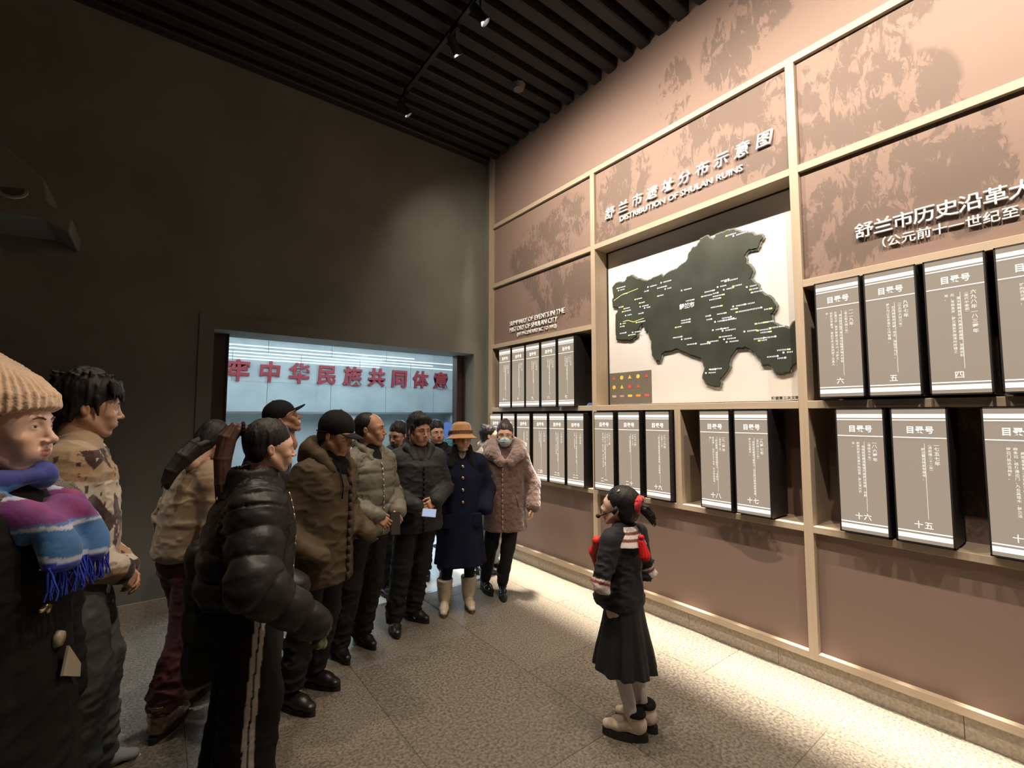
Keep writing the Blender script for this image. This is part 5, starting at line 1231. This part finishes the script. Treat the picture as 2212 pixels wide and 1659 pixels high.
# ---- 11: woman in brown fur coat and face mask
def fur_woman():
    f = Fig(-0.718, -1.421, 1.60, -122.7, 'woman in brown shearling coat with fluffy collar and pale blue face mask', skin='warm', head='woman', hface=-128.7, pitch=-4, hs=1.05)
    fr, fl = f.w2l((-.815, -1.25)), f.w2l((-.755, -1.44))
    f.pose([(.160, -.02, .635), (-.165, -.02, .635)], [(.150, .035, .505), (-.165, .050, .505)], [(fr[0], fr[1]), (fl[0], fl[1])], hand=(None, ((.15, .25, -1), (-.9, .3, .1), .45, .5)), toe=(22, 0))
    f.body(); f.face(M['hair_brown'], th=.0016)
    fu = mat('brown_shearling', (.125, .068, .052), .95, noise=(7, .30, 5), bump=(70, .8, .008), sheen=.5)
    f.upper('coat', fu, [(.375, .225, .170, .165), (.42, .215, .160, .158), (.55, .20, .145, .145), (.65, .195, .14, .14), (.75, .20, .14, .14), (.80, .16, .11, .115), (.85, .08, .075, .08)], (.085, .080, .070), vox=.009, amp=.0045, style='fur', fold=(5, .05, .55*f.H, 2.0), seed=7, sh_r=.085, k=.045, slv_end=-.015)
    H = f.H
    zipper(f, .03, .385*H, .77*H, mat('pink_suede', (.26, .15, .125), .9), r=.006)
    for sg_ in (-1, 1):
        x0 = sg_*.10; f.tube('pocket_zip', [(x0, surf_front(f, x0, .57*H)+.003, .585*H), (x0+sg_*.02, surf_front(f, x0+sg_*.02, .52*H)+.003, .52*H)], .004, mat('pocket_trim', (.20, .11, .09), .8))
    co = SDF(); co.chain([(.05, .115, .775*H), (.12, .06, .82*H), (.135, -.02, .855*H), (.07, -.095, .87*H), (0, -.115, .875*H), (-.07, -.095, .87*H), (-.135, -.02, .855*H), (-.12, .06, .82*H), (-.05, .115, .775*H)], [.045, .062, .062, .062, .062, .062, .062, .062, .045], k=.04)
    V, Fq = co.mesh(.0075, 0); V = V + normals(V, Fq)*(.008*fbm(V, 30, 2, 3)+.004*fbm(V, 75, 1, 1))[:, None]; f.add('fur_collar', V, Fq, mat('pale_fur', (.23, .15, .125), .95, noise=(14, .3), bump=(90, .9, .01), sheen=.8))
    lg = SDF()
    for i in (0, 1): lg.chain([f.hip[i], f.kn[i], f.ft[i]+np.array([0, -.01, .06])], [.092, .066, .052], k=.02)
    V, Fq = lg.mesh(.009); f.add('trousers', V + normals(V, Fq)*(.003*fbm(V*[1, 1, 2], 12, 2, 1))[:, None], Fq, M['black_cloth'])
    f.shoes(M['patent'], M['rubber'], 'boot', L=.25, h_shaft=.20, heel=.055, shaft_r=.050, sole_t=.014, wide=.95)
    def mk(g_):
        g_.ell((0, .052, -.050), (.063, .056, .052), k=.01); g_.ell((0, .098, -.038), (.016, .016, .024), k=.02); g_.box((0, -.02, -.04), (.1, .055, .1), k=.002, rnd=0, op='s')
    g_ = SDF(); mk(g_); V, Fq = g_.mesh(.0035, 1); V[:, 1] += .0015*np.sin(V[:, 2]*330)*(V[:, 1] > .07); f.add('face_mask', f.X(V), Fq, mat('mask_blue', (.42, .60, .66), .7))
    for sg_ in (-1, 1): f.tube('mask_loop', [(sg_*.058, .035, -.02), (sg_*.078, .0, .008), (sg_*.082, -.012, .0), (sg_*.078, -.005, -.03), (sg_*.060, .035, -.075)], .0013, M['white_letter'], head=True)
    def hb(g_): skullcap(g_, 1.0, .006, front=.042); g_.ell((0, -.055, .125), (.042, .045, .038), k=.02)
    f.hair(hb, mat('hair_dark_brown', (.028, .017, .013), .5), amp=.0025)
fur_woman()

# ---- 4: ponytail woman in black puffer and striped track trousers
def ponytail_woman():
    f = Fig(-3.023, -2.583, 1.635, -2.0, 'young woman with long ponytail in black quilted jacket and side-striped black trousers', skin='pale', head='woman', hface=-1.0, pitch=-3, smile=.9, hs=1.05, hy=.035, lean=(0, .03))
    f.pose([(.195, .0, .615), (-.16, .0, .615)], [(.185, .135, .495), (-.10, .14, .50)], [(.105, .01), (-.10, -.02)], hand=(((-.05, .55, -.85), (.95, .1, .2), .9, .8), None), toe=(-4, 4))
    f.body(); f.face(M['hair'], th=.0018)
    pm = mat('black_nylon', (.010, .009, .0085), .48, bump=(22, .35, .008), spec=.38)
    f.upper('jacket', pm, [(.520, .190, .150, .16), (.535, .215, .170, .19), (.56, .235, .19, .205), (.66, .245, .19, .205), (.74, .235, .175, .19), (.80, .18, .135, .145), (.85, .10, .10, .095)], (.112, .098, .070), vox=.0085, amp=.0085, style='puff', pitch=.11, seed=8, sh_r=.110, k=.05, slv_end=.01)
    H = f.H
    cl = SDF(); cl.stack([(.80*H, 0, 0, .125, .125, .115), (.835*H, 0, .0, .112, .122, .105), (.868*H, 0, .0, .100, .116, .095), (.88*H, 0, 0, .09, .105, .085)], k=.01); cl.stack([(.84*H, 0, 0, .086, .096, .082), (.90*H, 0, 0, .088, .100, .084)], op='s', k=.004)
    V, Fq = cl.mesh(.006, 1); f.add('collar', V + normals(V, Fq)*(.004*fbm(V, 16, 2, 1))[:, None], Fq, pm)
    zipper(f, -.0, .53*H, .80*H, ZIPM, r=.004); f.tube('collar_zip', [(0, .120, .80*H), (0, .124, .835*H), (0, .112, .878*H)], .004, ZIPM)
    rb = SDF(); rb.stack([(.497*H, 0, -.005, .190, .150, .165), (.53*H, 0, -.005, .205, .160, .18)], k=.01); V, Fq = rb.mesh(.007); V = V + normals(V, Fq)*(.003*np.sin(np.arctan2(V[:, 0], V[:, 1])*70))[:, None]; f.add('rib_hem', V, Fq, M['black_cloth'])
    def tcol(V):
        c = np.tile(np.array((.011, .010, .010)), (len(V), 1)); y = V[:, 1] - .012 - .035*np.clip((V[:, 2]-.25*H)/(.3*H), 0, 1)
        m_ = (V[:, 0] > .13) & (V[:, 2] < .505*H) & (np.abs(y) < .021) & (np.abs(y) > .0035); c[m_] = (.50, .46, .41); return c
    f.trousers(mat('track_cloth', (1, 1, 1), .85, attr='Col', spec=.2), r=(.125, .120, .128), bottom=.03, waist=.58, wr=(.175, .14, .15), amp=.004, vox=.0065, col=tcol, seed=5)
    f.shoes(M['leather'], M['rubber'], 'shoe', L=.25, h_shaft=.10)
    def hb(g_): skullcap(g_, 1.02, .008, front=.045); g_.ell((0, -.075, .045), (.062, .05, .062), k=.03)
    f.hair(hb, amp=.0026, seed=12, vox=.004)
    tl = SDF(); tl.cap((0, -.105, .082), (0, -.135, .088), .024, .026, k=.01); strands(tl, [(0, -.12, .088), (0, -.155, .088), (.005, -.185, .045), (.010, -.195, -.05), (.010, -.188, -.16), (.008, -.175, -.26)], [.016, .030, .038, .036, .030, .020], n=44, r=.0085, seed=5, k=.005)
    V, Fq = tl.mesh(.004, 1); f.add('ponytail', f.X(V), Fq, M['hair_brown'])
    f.tube('hair_tie', [(.028*math.cos(t), -.128, .088+.028*math.sin(t)) for t in np.linspace(0, 2*PI, 14)], .008, M['black_cloth'], head=True)
    e = SDF(); e.ell((.083, -.010, -.036), (.0035, .0035, .0035)); V, Fq = e.mesh(.0018); f.add('earring', f.X(V), Fq, GOLDB)
    # something leafy green wrapped in film, held in her hand
    p = f.wr[0] + np.array([-.01, .035, -.075]); w_ = l2w(f, p); g_ = SDF(); rg = random.Random(4)
    for j in range(9): g_.ell((rg.uniform(-.035, .035), rg.uniform(-.045, .045), rg.uniform(-.03, .03)), (.022, .026, .018), rotm(rg.uniform(0, 3), rg.uniform(0, 3), 0), k=.004)
    V, Fq = g_.mesh(.005, 0); V = V + normals(V, Fq)*(.006*fbm(V, 40, 2, 2))[:, None]
    o = npmesh('green_bundle', V, Fq, mat('green_wrap', (.07, .12, .035), .35, noise=(25, .6), spec=.6)); o.location = w_; tag(o, 'small crumpled green bundle in the hand of the ponytailed woman', 'bag')
    # a long quilted coat hanging on her far side
    p = np.array([-.315, 0, .0]); w_ = l2w(f, p); g_ = SDF(); g_.box((0, 0, .73), (.060, .215, .34), k=.02, rnd=.055); g_.box((0, 0, 1.02), (.045, .12, .10), k=.06, rnd=.04); V, Fq = g_.mesh(.01, 2); N = normals(V, Fq)
    V = V + N*(.012*(np.abs(np.sin(PI*(V[:, 2]+.01*vnoise(V, 6, 2))/.15))**.5-.6)+.006*fbm(V, 12, 2, 1))[:, None]
    o = npmesh('long_coat', V, Fq, mat('olive_black_down', (.022, .023, .018), .55, bump=(22, .35, .007), spec=.4)); o.location = w_; o.rotation_euler = (0, 0, f.rz); tag(o, 'long dark quilted coat hanging close behind the ponytailed woman', 'coat')
ponytail_woman()
# ---- 1: woman in the foreground, cream knit hat and blue-violet scarf
def hat_woman():
    f = Fig(-3.693, -3.181, 1.765, -13.5, 'woman at the left edge in cream knitted hat, blue and purple scarf, black coat', skin='light', head='woman', hface=-17.5, pitch=1, smile=.7, hs=1.13, lean=(0, .0), hy=-.02, vox=.0026)
    std(f, toe=(0, 0), el=[(.165, .0, .62), (-.165, .0, .62)], wr=[(.16, .03, .47), (-.16, .03, .47)])
    f.body(); f.face(M['hair_brown'], th=.0021)
    ct = mat('black_coat', (.009, .009, .008), .9, bump=(60, .3, .003), noise=(6, .2), spec=.15)
    f.upper('coat', ct, [(.17, .285, .26, .23), (.30, .25, .225, .20), (.45, .225, .185, .17), (.60, .205, .155, .15), (.72, .21, .15, .145), (.79, .185, .12, .125), (.85, .085, .08, .08)], (.095, .085, .072), vox=.0095, amp=.007, style='wrinkle', fold=(5, .05, .6*f.H, 1.0), seed=11, sh_r=.095, k=.05)
    H = f.H
    f.trousers(DK, bottom=.03); f.shoes(M['leather'], M['rubber'], 'shoe', L=.25, h_shaft=.12)
    co = SDF(); co.chain([(.10, .10, .80*H), (.15, .01, .835*H), (.08, -.085, .86*H), (-.08, -.085, .86*H), (-.15, .01, .835*H), (-.10, .10, .80*H), (-.09, .15, .73*H)], [.030, .040, .044, .044, .046, .042, .030], k=.04)
    V, Fq = co.mesh(.007, 0); V = V + normals(V, Fq)*(.010*fbm(V*np.array([1, 1, .6]), 34, 2, 3)+.005*fbm(V, 90, 1, 1))[:, None]; f.add('fur_collar', V, Fq, mat('olive_fur', (.085, .070, .040), .95, noise=(18, .6), bump=(110, 1.0, .01), sheen=.6))
    # scarf: wound round the neck, two broad ends falling in front, fringed
    def scol(V, arc=None):
        n_ = vnoise(V, 14, 3)*.02; t = (.845*H-V[:, 2])*1.55+n_; c = np.tile(np.array((.055, .20, .52)), (len(V), 1))
        def band(a, b, col): m_ = (t > a) & (t < b); c[m_] = col
        band(-.5, -.005, (.03, .05, .30)); band(.035, .052, (.55, .62, .75)); band(.052, .155, (.20, .035, .22)); band(.165, .180, (.55, .58, .70)); band(.18, .28, (.045, .17, .42)); band(.28, .300, (.50, .56, .72)); band(.30, .9, (.018, .045, .42))
        pk = (t > .052) & (t < .155); k = np.clip(vnoise(V, 26, 7)*1.2, 0, 1)[:, None]; c[pk] = c[pk]*(1-k[pk]) + np.array((.36, .04, .16))*k[pk]; return c
    sm = mat('scarf_wool', (1, 1, 1), .75, attr='Col', bump=(55, .5, .004), noise=(30, .22), sheen=.2)
    sc = SDF(); sc.chain([(.115, .095, .795*H), (.105, -.01, .835*H), (.05, -.10, .855*H), (-.05, -.10, .855*H), (-.11, -.01, .835*H), (-.10, .09, .80*H), (0, .145, .79*H), (.115, .095, .795*H)], [.044, .036, .034, .034, .036, .042, .046, .044], k=.03)
    sc.chain([(.10, .02, .85*H), (.03, .095, .855*H), (-.06, .06, .855*H)], [.028, .030, .028], k=.02)
    sc.chain([(.05, .140, .80*H), (.085, .165, .775*H), (.100, .185, .75*H), (.105, .195, .72*H)], [.044, .046, .048, .048], k=.02, flat=((.35, 1, .2), 1.9))
    sc.chain([(-.04, .14, .80*H), (-.02, .19, .77*H), (-.005, .215, .74*H), (.0, .22, .71*H)], [.044, .048, .050, .050], k=.012, flat=((.1, 1, .2), 1.9))
    for (x, y) in ((.105, .195), (.0, .22)): sc.box((x, y, .728*H-.16), (.16, .10, .16), k=0, rnd=0, op='s')
    V, Fq = sc.mesh(.0055, 1); N = normals(V, Fq); q = V@np.array([.75, .1, .2]); V = V + N*(.010*np.sin(q*85+3*vnoise(V, 7, 2)) + .007*fbm(V, 10, 2, 1))[:, None]
    sco = f.add('scarf', V, Fq, sm, col=scol(V)*.8)
    fr = MB(); rg = random.Random(3)
    for (cx, cy_, sx, sy) in ((.105, .195, .052, -.018), (.0, .22, .052, -.004)):
        for j in range(24):
            a = (j/23*2-1); x = cx+sx*a; y = cy_+sy*a; z = .735*H; p = Vector((x, y, z))
            for k in range(4):
                p2 = p + Vector((rg.uniform(-.006, .006), rg.uniform(-.005, .008), -.020)); fr.cyl(p, p2, .0032*(1-.12*k), .0032*(1-.12*(k+1)), n=5, caps=False); p = p2
    fo = mesh('fringe', fr.V, fr.F, mat('fringe_blue', (.018, .045, .42), .8), sco, True); fo['kind'] = 'stuff'
    # knitted hat
    def hat(g_):
        g_.stack([(.012, 0, -.010, .094, .112, .110), (.045, 0, -.012, .104, .124, .120), (.085, 0, -.014, .104, .122, .124), (.125, 0, -.032, .096, .104, .118), (.165, 0, -.055, .078, .078, .095), (.200, 0, -.078, .052, .052, .062), (.225, 0, -.095, .025, .028, .03), (.232, 0, -.098, .012, .012, .012)], k=.01, tilt=0)
        g_.box((0, .10, .012), (.2, .10, .036), rotm(.25, 0, 0), k=.004, rnd=0, op='s')
    g_ = SDF(); hat(g_); V, Fq = g_.mesh(.0034, 2); N = normals(V, Fq); th = np.arctan2(V[:, 0], V[:, 1]+.02); V = V + N*(.0026*np.cos(th*46)*np.clip((.21-V[:, 2])/.06, 0, 1) + .0016*fbm(V, 60, 2, 1))[:, None]
    f.add('knit_hat', f.X(V), Fq, mat('cream_mohair', (.62, .44, .29), .95, bump=(150, .7, .004), sheen=.8, noise=(20, .08)))
    f.hair(lambda g_: skullcap(g_, 1.02, -.02, front=.045, ears=False), M['hair_brown'], amp=.002)
    z = .612*H; y = surf_front(f, .03, z); mesh('button', *(lambda q: (q.V, q.F))(MB().cyl((.03, y-.004, z), (.03, y+.010, z), .022, .018, n=18)), mat('horn_button', (.30, .26, .18), .4), f.root, True)
    f.tube('bag_chain', [(-.12, .17, .715*H), (-.02, .195, .70*H), (.08, .19, .715*H), (.13, .15, .73*H)], .0022, GOLDB)
    zz = .672*H; y = surf_front(f, .10, zz); cl = SDF(); cl.ell((.105, y+.01, zz), (.022, .008, .009)); cl.ell((.085, y+.012, zz-.008), (.012, .006, .012), k=.003); V, Fq = cl.mesh(.003); f.add('brooch', V, Fq, GOLDB)
    # pale tag tucked in the coat
    yy = surf_front(f, .0, .57*H); q = MB().prism([(.030, yy+.006, .600*H), (.050, yy+.004, .562*H), (-.04, yy+.010, .535*H), (-.04, yy+.010, .555*H)], (0, .006, 0)); q.build('pocket_flap', mat('pale_flap', (.32, .29, .22), .7), f.root)
hat_woman()

# ---- 2: youth in argyle sweater
def youth():
    f = Fig(-3.647, -2.079, 1.84, -0.3, 'tall young man with shaggy black hair in beige, white and brown diamond sweater', skin='warm', head='man', hface=5.7, pitch=-3, hs=1.13, lean=(0, .01), vox=.003)
    fr = f.w2l((-3.60, -1.93))
    f.pose([(.155, -.03, .615), (-.155, -.03, .615)], [(.055, .100, .520), (-.04, .105, .505)], [(.09, .05), (-.09, .10)], hand=(((-.55, .45, -.7), (.6, .75, .2), .55, .5), ((.6, .5, -.55), (-.3, .9, .2), .5, .5)), toe=(4, -4))
    f.body(); f.face(M['hair'])
    def acol(V, oa, arc, s):
        H = s.H; c = np.zeros((len(V), 3)); th = np.arctan2(V[:, 0], V[:, 1]+.02); w_ = oa > .5
        side = np.abs(V[:, 0]) > .095*s.h; u = np.where(side, V[:, 1], V[:, 0])/.23 + .15; v = (V[:, 2]+.25*V[:, 1])/.36 + .1
        fu = np.abs(u % 1-.5)*2; fv = np.abs(v % 1-.5)*2; k = ((np.floor(u+v/2)+np.floor(v)) % 2).astype(int)
        pal = np.array([(.40, .27, .15), (.60, .52, .42)]); c = pal[k].copy(); br_ = (fu+fv) < .72; c[br_] = (.040, .012, .010)
        c = c*(1-.10*np.clip(vnoise(V, 60, 2), 0, 1))[:, None]
        sp = (_perm[(V[:, 0]*70).astype(int) % 64, (V[:, 1]*70).astype(int) % 64, (V[:, 2]*70).astype(int) % 64] > .965); dk = c.mean(1) < .1
        c[sp & ~dk] = (.06, .04, .03); c[sp & dk] = (.55, .48, .38)
        cf = (arc > .90*(np.linalg.norm(s.el[0]-s.sh[0])+np.linalg.norm(s.wr[0]-s.el[0]))) & w_; c[cf] = (.045, .018, .014); c[(V[:, 2] < .525*H) & ~w_] = (.045, .018, .014)
        nk_ = V[:, 2] > .825*H; c[nk_] = (.46, .33, .20); return c
    f.upper('sweater', mat('argyle_knit', (1, 1, 1), .92, attr='Col', bump=(120, .5, .003), sheen=.3), [(.505, .165, .125, .13), (.53, .185, .15, .15), (.60, .195, .155, .155), (.70, .195, .145, .15), (.77, .185, .125, .14), (.815, .135, .085, .10), (.85, .075, .065, .07)], (.098, .092, .056), vox=.0055, amp=.007, style='wrinkle', seed=5, sh_r=.088, k=.05, col=acol, slv_end=-.01, neck=(.857, .060))
    f.trousers(mat('grey_denim', (.105, .115, .105), .85, noise=(5, .18), bump=(90, .2, .002)), r=(.120, .112, .100), bottom=.075, wr=(.165, .125, .13), amp=.008, seed=3, k=.03)
    f.shoes(mat('grey_suede', (.26, .28, .30), .8, bump=(60, .2, .003)), mat('gum_sole', (.50, .44, .30), .6), 'sneaker', L=.30, h_shaft=.12, wide=1.08)
    for i in (0, 1):
        q = f.ft[i]; g_ = SDF(); g_.cap((0, .105, .036), (0, .155, .032), .040, .030, k=.01, flat=((0, 0, 1), 1.1)); g_.box((0, 0, -.07), (.2, .3, .09), k=0, rnd=0, op='s'); V, Fq = g_.mesh(.006); a = R(f.toe[i]); f.add('toe_cap', V @ rotm(0, 0, a).T + [q[0], q[1], 0], Fq, M['black_cloth'])
    def hb(g_):
        skullcap(g_, 1.10, .026, front=.020); rg = random.Random(6)
        g_.ell((0, -.02, .08), (.090, .108, .075), k=.02); g_.cap((0, -.095, .0), (0, -.085, -.070), .048, .026, k=.02)
        for j in range(60):
            a = rg.uniform(-1.3, 1.3); x = .085*math.sin(a); y = .044+.045*math.cos(a); z0 = .095+rg.uniform(-.01, .02); l = rg.uniform(.030, .062)
            g_.cap((x, y, z0), (x*1.04+rg.uniform(-.012, .012), y+.016, z0-l), .0085, .002, k=.004)
        for j in range(40):
            a = rg.uniform(0, 6.28); x, y = .06*math.cos(a), -.02+.075*math.sin(a); g_.cap((x, y, .125), (x*1.45, y*1.35, .142+rg.uniform(-.03, .012)), .012, .002, k=.006)
        for sg_ in (-1, 1): g_.cap((sg_*.080, .015, .04), (sg_*.079, .030, -.028), .013, .004, k=.008)
    f.hair(hb, amp=.004, vox=.0042, seed=21)
youth()

# ---- 3: woman in beige jacket seen from the side, head bowed, maroon trousers
def beige_woman():
    f = Fig(-3.192, -1.644, 1.62, 25.1, 'woman in short beige padded jacket, dark red trousers and bronze boots, head bowed', skin='pale', head='woman', hface=32.1, pitch=-32, hs=1.03, lean=(0, .07), hy=.03)
    fr, fl = f.w2l((-3.26, -1.83)), f.w2l((-3.13, -1.58))
    f.pose([(.165, .02, .635), (-.165, .02, .635)], [(.06, .17, .66), (-.06, .17, .66)], [(fr[0], fr[1]), (fl[0], fl[1])], toe=(30, 22))
    f.body()
    bm = mat('beige_padded', (.300, .220, .140), .75, bump=(35, .3, .005), sheen=.1, spec=.3)
    f.upper('jacket', bm, [(.525, .195, .165, .165), (.54, .215, .18, .185), (.62, .215, .175, .185), (.72, .21, .165, .18), (.78, .185, .13, .15), (.83, .11, .09, .10), (.855, .08, .075, .075)], (.098, .088, .066), vox=.0085, amp=.008, style='wrinkle', seed=14, sh_r=.095, k=.05)
    f.trousers(mat('maroon_velvet', (.050, .006, .008), .75, bump=(40, .3, .004), sheen=.04), r=(.115, .088, .092), bottom=.12, wr=(.16, .125, .14), amp=.008, seed=13)
    br = mat('bronze_leather', (.30, .20, .14), .30, metal=.85, bump=(18, .25, .006))
    f.shoes(br, M['rubber'], 'boot', L=.275, h_shaft=.17, wide=1.15, shaft_r=.060, sole_t=.028)
    for i in (0, 1):
        q = f.ft[i]; a = R(f.toe[i]); c = SDF(); c.stack([(.085, 0, -.026, .064, .066, .064), (.10, 0, -.026, .067, .069, .067), (.128, 0, -.026, .066, .067, .066)], k=.002); c.ell((.055, -.01, .118), (.012, .02, .018), k=.004); V, Fq = c.mesh(.006); f.add('strap', V @ rotm(0, 0, a).T + [q[0], q[1], 0], Fq, br)
    def hb(g_): skullcap(g_, 1.03, .006, front=.035, ears=False); g_.ell((0, -.05, 0), (.078, .07, .08), k=.02)
    f.hair(hb, amp=.003, seed=3)
    H = f.H; tl = SDF(); strands(tl, [(.02, .08, .935*H), (.03, .0, .915*H), (.04, -.07, .88*H), (.04, -.125, .835*H), (.035, -.150, .795*H)], [.045, .048, .042, .032, .020], n=60, r=.0095, seed=8, k=.008, jit=.6)
    V, Fq = tl.mesh(.005, 1); f.add('long_hair', V, Fq, M['hair'])
beige_woman()

# ---- 5: man in black cap looking up, long black down coat
def cap_man():
    f = Fig(-2.758, -1.240, 1.765, -19.2, 'man in black cap and glasses tilting his head up behind the ponytailed woman', skin='tan', head='man', hface=-21.2, pitch=24, smile=.5, hs=1.05, lean=(0, .05), hy=.065)
    std(f, toe=(0, 0), feet=[(.09, -.02), (-.09, .02)], el=[(.16, .0, .63), (-.16, .0, .63)], wr=[(.12, .12, .56), (-.10, .12, .56)])
    f.body(); f.face(M['hair']); f.glasses(M['gold'])
    dn = mat('dark_down', (.020, .020, .019), .6, bump=(25, .3, .007), spec=.45)
    f.upper('long_coat', dn, [(.195, .215, .18, .18), (.22, .23, .195, .195), (.40, .225, .18, .18), (.60, .215, .17, .165), (.74, .21, .155, .155), (.80, .17, .115, .12), (.85, .085, .08, .08)], (.090, .080, .064), vox=.0095, amp=.009, style='puff', pitch=.16, seed=10, sh_r=.088, k=.05)
    q = SDF(); q.cap((0, .04, .79*f.H), (0, .04, .85*f.H), .080, .072, k=.01); V, Fq = q.mesh(.008); f.add('sweatshirt', V, Fq, M['black_cloth'])
    # curved pale print on the chest
    y = .17; lg = MB()
    for j in range(4):
        pr = None
        for k in range(7):
            a = -.5+k*.32; p = Vector((.03+.030*math.cos(a)*(1-.1*j), surf_front(f, .04, .765*f.H-.014*j)+.004, .765*f.H-.014*j+.018*math.sin(a)))
            if pr: lg.cyl(pr, p, .0035, n=5)
            pr = p
    mesh('chest_print', lg.V, lg.F, mat('pale_print', (.42, .38, .33), .7), f.root)
    f.trousers(DK, bottom=.05); f.shoes(M['leather'], M['rubber'], 'shoe', L=.28, h_shaft=.11)
    f.hair(lambda g_: skullcap(g_, 1.0, -.02, front=.05), M['hair'], amp=.002)
    cap_hat(f, M['black_cloth'], -.02, .170)
cap_man()

# ---- people behind the row
def back_person(x, y, H, face, hface, label, coat, hair=None, kind='man', pitch=0, roll=0, skin='tan', hem=.46, hb=None, feet=None, boots=None, tro=None, rows=None, toe=(0, 0), pos=None, hs=1.04):
    f = Fig(x, y, H, face, label, skin=skin, head=kind, hface=hface, pitch=pitch, roll=roll, hs=hs, vox=.0036)
    std(f, toe=toe, feet=feet or [(.09, -.02), (-.09, .02)], wr=[(.14, .05, .49), (-.14, .05, .49)])
    f.body(); f.face(M['hair'])
    f.upper('jacket', coat, [(hem, .205, .16, .15), (hem+.03, .212, .165, .155), (.62, .20, .155, .145), (.74, .205, .145, .14), (.80, .16, .105, .11), (.85, .085, .08, .08)], (.082, .072, .060), vox=.011, amp=.006, seed=int(abs(x*40)), k=.045)
    H = f.H; co = SDF(); co.chain([(.05, .08, .80*H), (.09, .02, .845*H), (0, -.075, .865*H), (-.09, .02, .845*H), (-.05, .08, .80*H)], [.024, .032, .034, .032, .024], k=.03); V, Fq = co.mesh(.009); f.add('collar', V, Fq, coat)
    f.trousers(tro or DK, vox=.012, bottom=.06); f.shoes(M['leather'], M['rubber'], 'shoe', L=.27, h_shaft=.11)
    f.hair(hb or (lambda g_: skullcap(g_, 1.03, .012, front=.045)), hair or M['hair'], amp=.003, vox=.005)
    return f
bj = mat('blue_black_jacket', (.016, .021, .030), .7, bump=(60, .2, .002))
back_person(-1.516, -0.746, 1.595, -83.6, -151.6, 'dark-haired man looking down behind the charcoal jacket and the quilted jacket', bj, pitch=-12)
back_person(-1.002, -0.571, 1.60, -108.2, -98.2, 'person mostly hidden between the man in charcoal and the tan hat', M['black_cloth'], skin='warm')
pk = mat('pale_fluffy', (.42, .33, .30), .95, bump=(80, .8, .01), noise=(12, .3), sheen=.6)
def bun(g_): skullcap(g_, 1.0, .0, front=.05); g_.ell((-.01, -.07, .115), (.035, .035, .03), k=.02)
back_person(-0.480, -0.783, 1.56, -54.5, -29.5, 'person in pale fluffy jacket almost hidden behind the woman in the fur coat', pk, kind='woman', skin='pale', hb=bun, tro=mat('pale_jeans', (.30, .36, .38), .8), toe=(10, 0), feet=[(.10, .0), (-.10, .05)])
